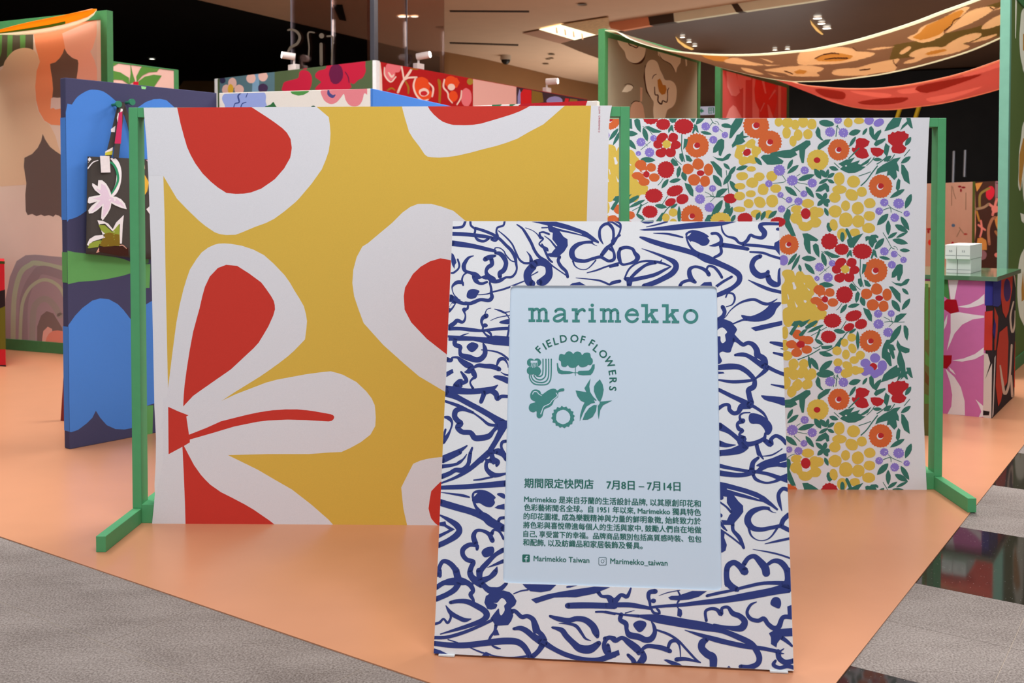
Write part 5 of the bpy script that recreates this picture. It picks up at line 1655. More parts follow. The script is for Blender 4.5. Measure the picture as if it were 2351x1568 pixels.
fr3 = lambda t: [a_.lerp(b_, t) for a_, b_ in zip(far, near)]
hemr = [p for p in fr3(.0)]
sheet('hem', [fr3(0), fr3(.36)], cn, translucent('canopy_hem_white', '#e6dccb', 1.1, .5))
sheet('cloth', [fr3(.36), fr3(.7), fr3(1)], cn, translucent('canopy_orange', '#f0962e', 1.3, .6))
A = Art(None, None); 
sheet('green_stripe', [[p+Vector((0, 0, -.004)) for p in fr3(.42)[4:]], [p+Vector((0, 0, -.004)) for p in fr3(.60)[4:]]], cn, translucent('canopy_green', '#6aa83a', 1.2, .5), .002)
# ---- pink and green leaf panel behind
pf0 = xy(flo(243, 138.5, FH)); pf1 = xy(flo(410, 160.5, FH))
M_F = mat('pink_ground', '#cfa79c', .9, 1, .03, 4, .1)
eF, PF = frame(pf0, pf1, 'green-framed pink panel with green leaves and red berry above the navy partition', M_F, .05, bar=.012)
A = Art(PF.moved(-.004), [[(246, 141), (400, 161), (400, 260), (246, 260)]], off=.002, step=2e-5); A.crop(0, 0, 3.919)
LG = cloth('#4c7a34')
A.poly(LG, '965,540 1085,560 1030,590 965,620'); A.poly(LG, '965,680 1010,635 1080,650 1160,700 1160,760 1100,720 1030,715 980,745 965,745'); A.poly(LG, '1172,565 1190,650 1215,730 1160,760 1175,660'); A.poly(LG, '1285,585 1420,600 1440,610 1410,645 1340,650 1280,680 1230,740 1225,690 1260,620'); A.poly(LG, '1455,680 1420,730 1380,790 1250,790 1240,735 1300,690 1380,672')
A.poly(cloth('#b0142a'), '1200,735 1245,735 1245,770 1195,770')
A.build('leaf_print', eF)
# ---- small plinth at the left picture edge
pl_ = empty('display_plinth', 'low plinth with red, black and olive print at the left picture edge', 'plinth')
cP = flo(13.5, 843); PP = Plane((cP.x, cP.y, 0), ue, (0, 0, 1)); zt = PP.hit(10, 600).z
rdir = Vector((cP.x, cP.y, 0)).normalized(); slab("block", [cP-ue*.8+Z3, cP+Z3, cP+rdir*.4+Z3, cP-ue*.8+rdir*.4+Z3], (0, 0, zt-.003), pl_, mat("plinth_red", "#c8202c", .8, 1, .03, 30), .003)
A = Art(PP, [[(-200, 595), (11, 595), (14, 850), (-200, 850)]], off=.0005, step=1e-5)
A.poly(cloth('#3d4a20'), [(-100, 595), (14, 600), (14, 606), (-100, 602)]); A.poly(cloth('#2c2022'), [(-100, 690), (0, 668), (14, 664), (14, 702), (0, 708), (-100, 730)]); A.poly(cloth('#6a6420'), [(-100, 740), (0, 708), (14, 702), (14, 802), (-100, 802)]); A.poly(cloth('#2a2026'), [(-100, 838), (14, 838), (14, 850), (-100, 850)])
A.build('colour_print', pl_)
# ---- canopy frames at the right
g1 = xy(flo(1388, 65, FH)); 
dG = D1.copy(); 
g2 = hfit(g1, dG, 1605.5)
M_G = mat('taupe_print_ground', '#98907a', .9, 1.0, .03, 4, .1)
eG, PG = frame(g1, g2, 'green-framed taupe panel with cream flowers holding the brown canopy', M_G, .055)
A = Art(PG.moved(-.006), [[(1404, 79), (1590, 140), (1590, 400), (1404, 400)]], off=.0005, step=1e-5); A.crop(1380, 0, 4.521)
CR = cloth('#f2dcc6', 1.2); CR2 = cloth('#d0b096'); DKL = cloth('#4a3226'); AMB = cloth('#c08a3c')
A.poly(DKL, '255,520 275,600 310,650 360,668 420,655 455,600 462,500 440,400 300,380 200,400 230,480', True)
A.poly(CR, '165,360 180,450 215,500 245,540 262,600 300,640 350,655 400,640 445,590 462,520 455,450 410,400 300,380', True); A.stroke(DKL, '275 400 8 290 460 12 330 480 10 370 495 12 400 450 10'); A.poly(AMB, '290,395 300,445 340,465 370,485 400,440 370,410')
A.poly(CR, '585,490 590,570 640,620 700,650 750,700 778,755 790,700 825,650 832,570 700,520'); A.stroke(DKL, '600 560 4 640 620 6 720 665 8 765 735 4'); A.poly(CR, '868,575 890,590 892,680 880,690')
A.poly(DKL, '455,680 440,800 465,950 520,1030 500,900 470,780 480,680')
A.poly(CR, '460,700 490,635 540,620 585,650 610,720 640,780 665,830 720,835 765,870 785,940 775,1050 740,1110 690,1140 670,1200 650,1260 560,1260 540,1150 545,1060 520,1020 480,940 462,850 455,760', True)
A.stroke(DKL, '530 820 6 545 785 8 575 770 8'); A.stroke(DKL, '555 900 8 560 980 12 590 990 14 590 1050 14 625 1080 16 640 1045 12 680 1060 12 690 1000 8 690 940 10 705 910 6'); A.poly(AMB, '585,830 610,815 630,850 640,880 670,885 680,930 665,975 630,985 600,950 588,890')
A.poly(CR, '215,955 240,910 270,880 310,885 335,905 310,940 270,958'); A.stroke(DKL, '240 885 4 280 868 6 325 885 6 335 915 4')
A.poly(CR2, '405,905 430,910 425,1055 405,1050 405,960'); A.poly(CR2, '300,1240 305,1120 340,1060 390,1050 430,1090 445,1160 450,1300 300,1300', True); A.stroke(DKL, '310 1080 6 350 1050 10 400 1055 8')
A.build('flower_print', eG)
h1 = hfit(g1, dG, 1651); h2 = hfit(g1, dG, 1808)
M_H = mat('coral_print_ground', '#d0605a', .9, 1.0, .03, 4, .1)
eH, PHh = frame(h1, h2, 'green-framed coral panel with pink brush shapes behind the small-flower fabric', M_H, .055)
A = Art(PHh.moved(-.006), [[(1664, 160), (1794, 180), (1794, 330), (1664, 330)]], off=.0005, step=1e-5); A.crop(1380, 0, 4.521)
PK_ = cloth('#e29a94', 1.1); RR = cloth('#d24438', 1.1)
A.poly(RR, '1600,830 1640,820 1800,840 1815,900 1760,980 1800,960 1830,1000 1820,1100 1790,1195 1760,1230 1640,1230 1625,1130 1590,1000')
A.poly(PK_, '1300,740 1400,750 1430,900 1440,960 1400,1000 1350,990 1310,900'); A.poly(PK_, '1410,760 1560,800 1560,830 1500,830 1490,900 1440,930 1420,860'); A.poly(PK_, '1475,830 1500,830 1495,1230 1475,1230'); A.poly(PK_, '1570,810 1605,810 1590,930 1600,1050 1640,1140 1640,1240 1570,1240'); A.poly(PK_, '1290,1240 1330,1130 1370,1090 1400,1110 1470,1240'); A.poly(PK_, '1690,830 1715,970 1700,970 1665,830'); A.poly(PK_, '1740,1030 1800,930 1815,940 1745,1035'); A.poly(PK_, '1650,1155 1690,1065 1700,1070 1655,1160'); A.poly(PK_, '1725,1080 1745,1100 1790,1230 1740,1230'); A.poly(cloth('#e3a090'), '1838,840 1868,850 1866,1240 1838,1240')
A.build('brush_print', eH)
# right frame: front post and olive panel
r0 = hfit(g1, D2, 2308); r1 = r0+dG*((g2-g1).length)
M_R = mat('olive_print_ground', '#5a6e3c', .9, 1, .03, 4, .1)
M_TL = mat('teal_green_paint', '#6a9c88', .5, 1.0, .04, 20, .3)
eR, PR = frame(r0, r1, 'green-framed olive panel with cream flowers at the right picture edge', M_R, .055, m0=M_TL)
A = Art(PR.moved(-.006), None, off=.0005, step=1e-5); A.crop(1850, 0, 4.692)
A.poly(CR, '2255,-40 2275,-40 2262,420 2255,400'); A.poly(CR, '2330,110 2310,260 2300,420 2310,600 2330,700 2345,770 2400,770 2420,110', True); A.poly(AMB, '2340,360 2365,380 2365,560 2338,540')
A.crop(2080, 260, 5.225); A.poly(CR, '1405,120 1380,290 1355,480 1350,700 1345,860 1365,930 1385,880 1390,800 1416,1060 1480,1060 1480,120', True); A.poly(AMB, '1405,300 1360,500 1352,800 1370,930 1400,700 1416,600 1450,300'); A.poly(CR, '1370,1195 1385,1290 1410,1320 1430,1220')
A.crop(2080, 540, 3.41); A.poly(CR, '910,130 880,240 870,420 878,560 900,660 960,700 960,130', True); A.poly(AMB, '915,280 903,420 905,520 930,500')
A.build('flower_print', eR)
rp0 = hfit(g1, D2, 2308)
h1r = rp0+(h1-g1); h2r = rp0+(h2-g1)
eR2, _ = frame(h1r, h2r, 'green-framed panel holding the far end of the coral canopy', M_H, .055)
# ---- canopies
def on_line(a_, b_, px_list):
    P_ = Plane(Vector((a_.x, a_.y, 0)), (b_-a_), (0, 0, 1)); return [P_.hit(x, y) for x, y in px_list]
def canopy(name, label, fA, fB, bA, bB, front_px, back_px, mc, mh, rows=7):
    e = empty('canopy_cloth', label, 'canopy')
    z_ = Vector((0, 0, FH-.01))
    Pf = Plane(xy(fA), xy(fB)-xy(fA), (0, 0, 1)); Pb = Plane(xy(bA), xy(bB)-xy(bA), (0, 0, 1))
    def curve(P_, A_, B_, px):
        L_ = (xy(B_)-xy(A_)).length; pts = sorted([(P_.uv(x, y)) for x, y in px]); L_ -= .062; pts = [(0.004, FH-.02)]+[p for p in pts if .03 < p[0] < L_-.03]+[(L_, FH-.02)]
        out = []
        pts = [p for p in cr(pts, False, 8)]
        n_ = 460
        for i in range(n_+1):
            t = .004+(L_-.004)*i/n_
            for a_, b__ in zip(pts, pts[1:]):
                if a_[0] <= t <= b__[0]+1e-9:
                    k = (t-a_[0])/max(1e-9, b__[0]-a_[0]); out.append(P_.at(t, a_[1]+(b__[1]-a_[1])*k)); break
            else: out.append(P_.at(t, pts[-1][1]))
        return out
    rows = 72
    f_ = curve(Pf, fA, fB, front_px); b_ = curve(Pb, bA, bB, back_px)
    def row(t): return [p.lerp(q_, t) for p, q_ in zip(f_, b_)]
    sheet('hem', [row(0), row(.05)], e, mh); sheet('hem', [row(.955), row(1)], e, mh)
    cl = sheet('cloth', [row(.05+(.905)*i/(rows-1)) for i in range(rows)], e, mc)
    return e, cl
MC1 = translucent('canopy_taupe', '#a48a74', 1.0, .5); MCH = translucent('canopy_hem_cream', '#ecdccb', 1.15, .45)
front1 = [(1412, 72), (1440, 88), (1480, 103), (1530, 115), (1580, 121), (1640, 125), (1700, 125.5), (1760, 123), (1820, 117.5), (1850, 115), (1900, 106), (1960, 93), (2030, 73), (2100, 50), (2160, 27), (2230, 2), (2280, -18)]
back1 = [(1612, 137), (1640, 151), (1700, 167), (1760, 180), (1820, 188), (1850, 188.5), (1900, 187), (1960, 181), (2030, 171), (2100, 156), (2160, 140), (2230, 118), (2300, 88), (2370, 55)]
q1 = g1.copy(); 
can1, cl1 = canopy('canopy', 'taupe sagging canopy cloth printed with cream flowers, nearer of the two at right', g1, r0, g2, r1, front1, back1, MC1, MCH)
front2 = [(1700, 155), (1760, 172), (1800, 183), (1840, 194), (1880, 199), (1950, 203.5), (2020, 202), (2100, 192), (2200, 170), (2300, 136), (2360, 112)]
back2 = [(1820, 184), (1850, 205), (1880, 222), (1930, 240), (1980, 250), (2040, 253), (2100, 247), (2160, 239), (2220, 226), (2300, 204), (2360, 180)]
MC2 = translucent('canopy_coral', '#d28a80', 1.0, .45)
can2, cl2 = canopy('canopy', 'coral red sagging canopy cloth, farther and lower of the two at right', h1, h1r, h2, h2r, front2, back2, MC2, translucent('canopy_hem_pink', '#e8a890', 1.1, .45))
# flower print on the canopies
def projector(ob):
    bm = bmesh.new(); bm.from_mesh(ob.data); bv = BVHTree.FromBMesh(bm); bm.free()
    def f(x, y, off):
        d = ray(x, y).normalized(); h = bv.ray_cast(C0, d)
        return None if h[0] is None else h[0]-d*(.004+off)
    return f
def dye(A, cl):
    """colour the faces of the dense cloth where the pattern falls (the pattern is in the cloth itself)"""
    import numpy as np
    me = cl.data; n = len(me.vertices); co = np.empty(n*3); me.vertices.foreach_get('co', co); co = co.reshape(n, 3)-np.array(C0)
    k = co@np.array(FW); X = CX+FPX*(co@np.array(RX))/k; Y = CY-FPX*(co@np.array(UP))/k
    m = len(me.polygons); vi = np.empty(m*4, int); me.polygons.foreach_get('vertices', vi); vi = vi.reshape(m, 4)
    fx = X[vi].mean(1); fy = Y[vi].mean(1); mi = np.zeros(m, int)
    for m_ in A.mats: me.materials.append(m_)
    for t, i in A.dye:
        (x1, y1), (x2, y2), (x3, y3) = t
        d = (y2-y3)*(x1-x3)+(x3-x2)*(y1-y3)
        if abs(d) < 1e-9: continue
        a_ = ((y2-y3)*(fx-x3)+(x3-x2)*(fy-y3))/d; b_ = ((y3-y1)*(fx-x3)+(x1-x3)*(fy-y3))/d
        mi[(a_ >= 0) & (b_ >= 0) & (a_+b_ <= 1)] = i+1
    me.polygons.foreach_set('material_index', mi); me.update()
A = Art(None, None); A.dye = []; A.crop(1850, 0, 4.692)
CA = translucent('print_canopy_cream', '#dcc2a2', 1.0, .5); CB = translucent('print_canopy_amber', '#cca468', 1.0, .5); CD = translucent('print_canopy_brown', '#6e5040', 1, .3); CE = translucent('print_canopy_olive', '#94865c', 1, .4)
A.poly(CE, '950,480 1200,440 1500,360 1800,300 2140,200 2300,180 2300,350 1800,440 1300,600 900,640')
A.poly(CE, '1850,100 2050,30 2300,-60 2300,0 2140,70')
A.poly(CA, '-60,560 60,530 200,510 400,505 530,530 545,550 640,555 740,570 720,600 620,630 500,660 330,685 150,695 -80,690', True); A.poly(CB, '100,625 180,585 290,570 380,572 470,590 510,600 470,635 380,655 250,660 130,655'); A.stroke(CD, '100 630 10 180 590 8 290 572 12 360 580 8'); A.stroke(CD, '200 640 8 300 625 12 450 625 14'); A.stroke(CD, '500 510 8 545 545 10')
A.poly(CA, '300,755 420,735 560,725 680,690 800,665 920,640 1000,628 1000,655 960,700 985,710 950,765 820,780 600,810 400,815 290,800', True); A.stroke(CD, '580 755 10 690 742 10'); A.stroke(CD, '940 640 6 950 680 8 980 710 10')
A.poly(CA, '-100,710 60,705 150,720 190,740 120,780 150,810 100,825 -100,800', True)
A.poly(CA, '660,530 800,505 960,500 880,520 740,540'); A.poly(CA, '1005,570 1060,520 1120,495 1130,525 1080,565 1030,585', True); A.poly(CA, '480,838 680,800 640,830 520,845')
A.poly(CA, '1095,400 1200,350 1230,300 1330,250 1480,190 1600,120 1700,75 1765,75 1740,110 1660,190 1560,280 1490,330 1480,380 1380,430 1260,460 1180,440 1130,430', True)
A.poly(CB, '1150,400 1230,350 1300,270 1420,220 1560,150 1680,100 1700,120 1650,190 1560,270 1490,330 1440,370 1330,410 1240,430 1180,415'); A.stroke(CD, '1490 330 10 1560 280 10 1600 215 8 1660 190 10')
A.poly(CA, '1500,355 1600,250 1740,130 1880,80 2010,68 2035,90 1960,150 1820,230 1660,300', True); A.stroke(CD, '1980 75 8 2020 100 10'); A.poly(CA, '2020,115 2140,50 2300,10 2300,50 2140,80')
A.poly(CA, '1890,310 1920,260 2000,200 2100,150 2160,130 2160,260 2090,270 1980,305', True)
A.poly(CA, '1110,600 1160,550 1260,515 1400,500 1480,505 1560,450 1680,390 1800,355 1880,355 1890,380 1820,430 1700,470 1765,490 1740,520 1600,570 1430,600 1290,620 1180,670 1060,685 1080,655 1180,625', True); A.poly(CB, '1280,580 1350,550 1430,535 1500,525 1520,545 1420,575 1320,590')
A.poly(CA, '1780,455 1900,400 2060,360 2060,380 1940,430 1800,460')
A.crop(1380, 0, 4.521)
A.poly(CB, '1040,570 1200,575 1330,590 1290,640 1180,630 1080,600'); A.poly(CA, '1280,625 1350,600 1420,600 1560,640 1690,670 1600,680 1450,670 1300,650', True); A.poly(CA, '1640,600 1740,620 1790,640 1770,650'); A.poly(CA, '1680,665 1860,675 1720,685')
A.poly(CA, '1450,700 1560,715 1690,770 1600,765 1500,740', True); A.poly(CA, '1710,720 1850,700 1980,685 2200,685 2310,705 2280,740 2230,750 2265,785 2100,795 1960,785 1900,760 1720,735', True); A.poly(CB, '2000,745 2060,720 2140,735 2110,765 2030,765'); A.stroke(CD, '1900 735 8 1950 750 10 1990 770 8')
A.poly(CA, '1720,755 1850,790 1930,800 1800,790')
dye(A, cl1)
A = Art(None, None); A.dye = []; A.crop(1850, 0, 4.692)
C2 = translucent('print_canopy_pink', '#e09c90', 1.0, .45); C3 = translucent('print_canopy_deep', '#b8584c', 1.0, .4)
for t, m_ in (('480,975 700,990 900,1010 910,1040 800,1050 560,1010', C2), ('990,970 1200,940 1450,900 1500,920 1300,980 1050,1010', C2), ('1700,780 1900,720 2140,650 2140,700 1900,780 1720,820', C2), ('1300,1060 1600,1000 1900,930 1700,1020 1400,1100', C2), ('100,960 300,970 420,1000 400,1070 200,1040', C3), ('560,1100 800,1060 1100,1050 1000,1110 700,1130', C3), ('1200,930 1700,830 1900,800 1650,900 1300,1000', C3), ('50,1010 200,1090 420,1150 500,1160 300,1080', C2)):
    A.poly(m_, t, True)
dye(A, cl2)
# ---- glass-topped display table at the right
tb = empty('display_table', 'low glass-topped table on a magenta print plinth at right', 'table')
tn = xy(flo(2278, 962)); tl = xy(flo(2165, 950.6)); tr_ = xy(flo(2329, 911))
uf = (tn-tl).normalized(); ur = (tr_-tn).normalized()
uf = -D2.cross(Vector((0, 0, 1))).cross(Vector((0, 0, 1))) if False else uf
PTf = Plane(tl, uf, (0, 0, 1)); PTr = Plane(tn, ur, (0, 0, 1))
zt = PTf.hit(2270, 641).z-.008
PT0 = tl-uf*.12
L_f = (tn-PT0).length; L_r = (tr_-tn).length
M_MAG = mat('magenta_print_ground', '#cf72ac', .85, 1, .02, 30, .15)
M_BLKP = mat('black_print_ground', '#33282a', .85, 1, .02, 30, .15)
slab('plinth', [PT0+Z3, tn-uf*.035+Z3, tn-uf*.035+ur*L_r+Z3, PT0+ur*L_r+Z3], (0, 0, zt-.003), tb, M_MAG)
slab('side_board', [tn-uf*.034+Z3, tn+Z3, tn+ur*(L_r)+Z3, tn-uf*.034+ur*L_r+Z3], (0, 0, zt-.003), tb, M_BLKP, .004)
A = Art(PTf, [[(2140, 630), (2260.5, 636), (2257, 958), (2140, 952)]], off=.0005, step=1e-5); A.crop(2080, 540, 3.41)
WT = cloth('#ece0e4'); DR = cloth('#a81020')
A.poly(WT, '325,300 420,310 400,400 380,500 350,505'); A.poly(cloth('#4a8848'), '290,310 325,325 345,510 300,480 290,400')
A.poly(WT, '405,560 500,540 570,500 625,450 625,530 560,555 480,570'); A.poly(WT, '350,610 420,603 520,620 620,632 615,645 520,660 440,700 380,770 350,840 320,905 350,760'); A.poly(WT, '300,680 325,620 320,690 298,740')
A.poly(WT, '360,980 450,965 540,930 620,870 615,930 540,970 440,990'); A.poly(WT, '310,1045 380,1110 430,1190 460,1300 462,1410 325,1400 355,1340 362,1250 345,1150'); A.poly(WT, '335,1030 370,1060 390,1095 345,1060'); A.poly(WT, '545,1285 610,1340 608,1420 570,1425 590,1380 570,1330')
A.poly(DR, '300,520 320,500 395,505 408,560 415,598 350,615 300,580'); A.poly(DR, '290,940 360,940 355,1000 320,1045 290,1040')
A.build('flower_print', tb)
A = Art(PTf, [[(2262, 636), (2280, 637), (2276, 962), (2257, 958)]], off=.0015, step=2e-5); A.crop(2080, 540, 3.41)
A.poly(cloth('#3a3a90'), '600,330 740,330 740,550 600,550'); A.poly(cloth('#c23a30'), '600,600 680,590 710,640 690,900 600,900'); A.poly(cloth('#d8c8c0'), '600,920 640,930 660,1000 620,1130 700,940 690,1440 600,1440'); A.poly(cloth('#2a2020'), '600,1370 655,1380 650,1410 600,1410')
A.build('corner_print', tb)
A = Art(PTr, [[(2279, 636), (2331, 618), (2329, 912), (2276, 962)]], off=.0015, step=2e-5); A.crop(2080, 540, 3.41)
A.poly(cloth('#3c3c84'), '680,330 745,320 740,540 720,560 680,555'); A.poly(cloth('#c8402e'), '745,330 835,290 830,420 800,600 780,650 755,600 740,480'); A.ell(cloth('#4a3060'), 790, 430, 28, 90)
A.poly(cloth('#c8402e'), '690,560 720,640 715,760 700,900 690,900'); A.poly(cloth('#3a2a70'), '690,650 702,700 695,820 675,760'); A.poly(cloth('#c8402e'), '730,760 790,710 800,830 790,1150 760,1200 740,1300 720,1340 700,1180 710,900')
A.stroke(cloth('#d8b8a0'), '840 520 10 815 640 14 830 760 16 850 690 12 852 590 8'); A.stroke(cloth('#d8b8a0'), '840 280 10 862 420 12 870 520 8'); A.stroke(cloth('#d8b8a0'), '735 1020 10 750 1130 18 770 1240 22 800 1180 18 815 1040 16 825 860 16'); A.stroke(cloth('#d8b8a0'), '820 1100 16 830 1260 20'); A.poly(cloth('#c8402e'), '850,830 862,860 855,1180 842,1200'); A.poly(cloth('#d8c8c0'), '690,960 700,940 690,1200 682,1400 672,1430')
A.build('poppy_print', tb)
gmat = mat('green_glass_top', '#4c7254', .06, 1.0, .02, 4, .6)
ov = .035
gA = PT0-uf*.55+Vector((0, 0, zt)); 
g_f = xy(PTf.hit(2279, 640)); 
slab('glass_top', [PT0-uf*.60-ur*ov+Vector((0, 0, zt+.0005)), tn+uf*.02-ur*ov+Vector((0, 0, zt+.0005)), tn+uf*.02+ur*(L_r+.03)+Vector((0, 0, zt+.0005)), PT0-uf*.60+ur*(L_r+.03)+Vector((0, 0, zt+.0005))], (0, 0, .022), tb, gmat, .001)
# second plinth in olive camouflage print, mostly hidden by the small-flower fabric
p2 = xy(flo(2139, 1003)); P2n = Plane(p2, uf, (0, 0, 1))
o2b = slab('plinth', [p2-uf*.62+Z3, p2+Z3, p2+p2.normalized()*.42+Z3, p2-uf*.62+p2.normalized()*.42+Z3], (0, 0, zt-.004), tb, mat('olive_print_ground_low', '#57582c', .85, 1, .03, 20))
A = Art(P2n, [[(2050, 640), (2138.5, 640), (2139, 1003), (2050, 1003)]], off=.0005, step=1e-5); A.crop(2080, 540, 3.41)
for t, h in (('150,380 175,380 175,820 150,820', '#4e7a3a'), ('192,400 196,400 192,830 188,830', '#c89a60'), ('150,900 185,960 190,1040 150,1010', '#4e7a3a'), ('150,1060 190,1130 188,1190 150,1150', '#5a3e20'), ('145,1240 185,1260 180,1320 145,1320', '#4e7a3a'), ('183,1330 187,1330 183,1560 179,1560', '#c89a60')): A.poly(cloth(h), t)
A.build('camouflage_print', tb)
# ---- white boxes on the table
M_BX = mat('white_carton', '#dcdcd8', .6, 1.0, .01, 20, .25); M_BT = mat('carton_ink', '#55606a', .7)
TZ = zt+.0228
def carton(xa, xb, yb, yt, depth, label, lvl):
    P_ = Plane(PTf.at(0, 0)+ur*.10, uf, (0, 0, 1))
    a_, z0 = P_.uv(xa, yb); b__, _ = P_.uv(xb, yb); return a_, b__
Pb_ = Plane(tl+ur*.13, uf, (0, 0, 1))
def ucol(x): return Pb_.uv(x, 600)[0]
BH = .073
xs = [2169, 2195.5, 2227.5]
grp = 'white cartons stacked on the glass-topped table'
for lvl in (0, 1):
    for i in range(2):
        a_, b__ = ucol(xs[i]), ucol(xs[i+1]); dx = .0015
        lb = ('upper' if lvl else 'lower')+' white carton in the '+('left' if i == 0 else 'right')+' stack on the glass table'
        e = empty('carton', lb, 'box', grp)
        o_ = Pb_.at(a_+dx, TZ+lvl*(BH+.001), -.035*(1-lvl)); 
        box('body', o_, uf*(b__-a_-2*dx), ur*(.34 if lvl else .30), (0, 0, BH), e, M_BX, .001)
        pl2 = Pb_.moved(-.035*(1-lvl)); c_ = (a_+b__)/2; zz = TZ+lvl*(BH+.001)
        V = [pl2.at(a_+dx+.001, zz+.0175, .0006), pl2.at(b__-dx-.001, zz+.0175, .0006), pl2.at(b__-dx-.001, zz+.0195, .0006), pl2.at(a_+dx+.001, zz+.0195, .0006)]
        mesh('lid_seam', V, [(0, 1, 2, 3)], e, M_BT)
        wr = Writing(pl2, .0008)
        if lvl:
            V, F = text_geo('53'); k_ = .014; mx_ = max(v.x for v in V)
            mesh('printed_mark', [pl2.at(c_+(v.x-mx_/2)*k_*1.2, zz+.036+v.y*k_, .0008) for v in V], F, e, M_BT)
# ---- low print screens far behind the table
sh = 1.32
f1 = xy(flo(2060, 424, sh)); f2 = xy(flo(2236, 417.5, sh)); f3 = xy(flo(2330, 414.5, sh))
def screen(a_, b__, label, m, clipr, prints):
    e = empty('low_screen', label, 'screen'); u = (b__-a_).normalized(); P_ = Plane(a_, u, (0, 0, 1))
    box('board', a_+Z3, b__-a_, -P_.n*.05, (0, 0, sh-.003), e, m, .003)
    A = Art(P_, [clipr], off=.0005, step=1e-5); A.crop(2080, 260, 5.225)
    for t, h, k in prints:
        if k == 'e': A.ell(cloth(h), *t)
        elif k == 's': A.stroke(cloth(h), t[1:], t[0])
        else: A.poly(cloth(h), t)
    A.build('motif_print', e); 
    return e, u
s1, us = screen(f1, f2, 'low pinkish tan screen with scattered dark red sprigs', mat('tan_ground', '#b4927e', .9, 1, .03, 9), [(2060, 424), (2228, 418), (2228, 900), (2060, 900)],
    [((645, 880, 22, 12), '#7c1622', 'e'), ((690, 890, 26, 12), '#7c1622', 'e'), ((660, 925, 12, 22), '#7c1622', 'e'), ((8, 550, 870, 548, 1110), '#7a6450', 's'), ((8, 560, 880, 575, 960, 600, 1030), '#7a6450', 's'), ((8, 720, 950, 718, 1160), '#7a6450', 's'), ((568, 1345, 22, 20), '#4a6480', 'e'), ((10, 640, 1370, 690, 1440), '#84705a', 's'), ((10, 610, 1480, 650, 1400), '#84705a', 's'), ((715, 1450, 24, 10), '#9a3430', 'e'), ((560, 1560, 16, 20), '#9a2430', 'e'), ((280, 1390, 34, 14), '#a02c2c', 'e'), ((290, 1550, 26, 34), '#c83428', 'e'), ((270, 1420, 14, 22), '#8c2a2a', 'e')])
box('green_edge', f2-us*.03+Z3-Vector((0, .012, 0)), us*.035, Vector((0, -.01, 0)), (0, 0, sh), s1, mat('edge_olive', '#46581e', .7), 0)
P_ = Plane(xy(f2), us, (0, 0, 1)); 
pr = [('795,830 830,840 840,1400 820,1600 800,1600 805,1300', '#d89a80', 'p'), ((1010, 955, 52, 85, 10), '#c8283c', 'e'), ((50, 1095, 830, 1095, 1030), '#8a6870', 's'), ((28, 885, 1120, 890, 980, 960, 920, 1000, 900), '#8a7c40', 's'), ('830,840 920,830 880,900 850,940', '#c89048', 'p'), ((1165, 975, 30, 35), '#d89088', 'e'), ((1180, 1175, 20, 70), '#c8283c', 'e'),
      ((1070, 1150, 45, 45), '#d8877c', 'e'), ((30, 1000, 1090, 1140, 1200), '#d8877c', 's'), ((30, 1090, 1030, 1040, 1220), '#d8877c', 's'), ((30, 840, 1150, 930, 1130, 990, 1090), '#9a8468', 's'), ((24, 850, 1180, 880, 1290), '#b08438', 's'), ('1060,1260 1100,1230 1170,1310 1110,1420 1080,1350', '#c89048', 'p'), ((34, 1000, 1568, 990, 1400, 1030, 1280, 1070, 1250), '#a87a5c', 's'), ((24, 900, 1290, 910, 1400, 890, 1480), '#d8877c', 's'), ((24, 870, 1340, 950, 1400), '#d8877c', 's'), ('850,1568 860,1500 910,1490 960,1520 970,1568 970,1640 850,1640', '#c89048', 'p'), ((30, 1075, 1420, 1130, 1500, 1180, 1568), '#a8784c', 's'), ((1180, 1640, 30, 60), '#c8283c', 'e'), ((1100, 1700, 40, 30), '#d8877c', 'e'), ((910, 1700, 60, 60), '#8a6870', 'e')]
s2, us2 = screen(f2+us*.02, f3, 'low dark floral screen with pink and amber blooms behind the white cartons', mat('dark_floral_ground', '#40281f', .9, 1, .05, 9), [(2238, 418), (2330, 414), (2330, 900), (2238, 900)], pr)
s2.name = 'low_screen.001'
# ---- dark shop front behind, door handles, yellow bars, lit sign strip
M_SF = mat('dark_glass_front', '#141110', .4, .8, .3, 2, .15)
sf = struct('wall_back.002', [(6.4, 26, 0), (19.5, 21, 0), (19.5, 21, HC-.06), (6.4, 26, HC-.06)], (0, .1, 0), M_SF)
PSF = Plane((6.4, 26, 0), (13.1, -5, 0), (0, 0, 1))
M_HN = mat('brushed_handle', '#b8bcc8', .3, 1, .02, 9, .5, .6)
for x_, y0_, y1_, lb in ((2188, 347, 419, 'left vertical steel door handle on the dark shop front'), (2214, 345, 404, 'right vertical steel door handle on the dark shop front')):
    a_ = PSF.hit(x_+2, y0_, .06); b_ = PSF.hit(x_, y1_+2, .06); t_ = tube('door_handle', [a_, b_], .035, None, M_HN, 10); tag(t_, lb, 'handle')
M_YL = mat('yellow_rail', '#d8b020', .4, 1.1, .1, 9, .4)
for (xa, ya, xb, yb), lb in (((2068, 248, 2058, 270), 'left short yellow rail just below the coral canopy'), ((2112, 242, 2101, 268), 'right short yellow rail just below the coral canopy')):
    P_ = PSF.moved(.5); t_ = tube('yellow_rail', [P_.hit(xa+3, ya-12), P_.hit(xb-1, yb+8)], .05, None, M_YL, 8); tag(t_, lb, 'rail')
PBW = Plane((0, 22, 0), (1, 0, 0), (0, 0, 1))
box('wall_strip', PBW.hit(1590, 285), PBW.hit(1665, 285)-PBW.hit(1590, 285), (0, .1, 0), (0, 0, PBW.hit(1600, 140).z-PBW.hit(1600, 285).z), None, mat('brown_wall', '#4a3426', .7, 1.1, .06, 3), 0).name = 'wall_back.003'
bpy.data.objects['wall_back.003']['kind'] = 'structure'
wsn = empty('direction_sign', 'backlit white sign strip with green arrow between the taupe and coral panels', 'sign')
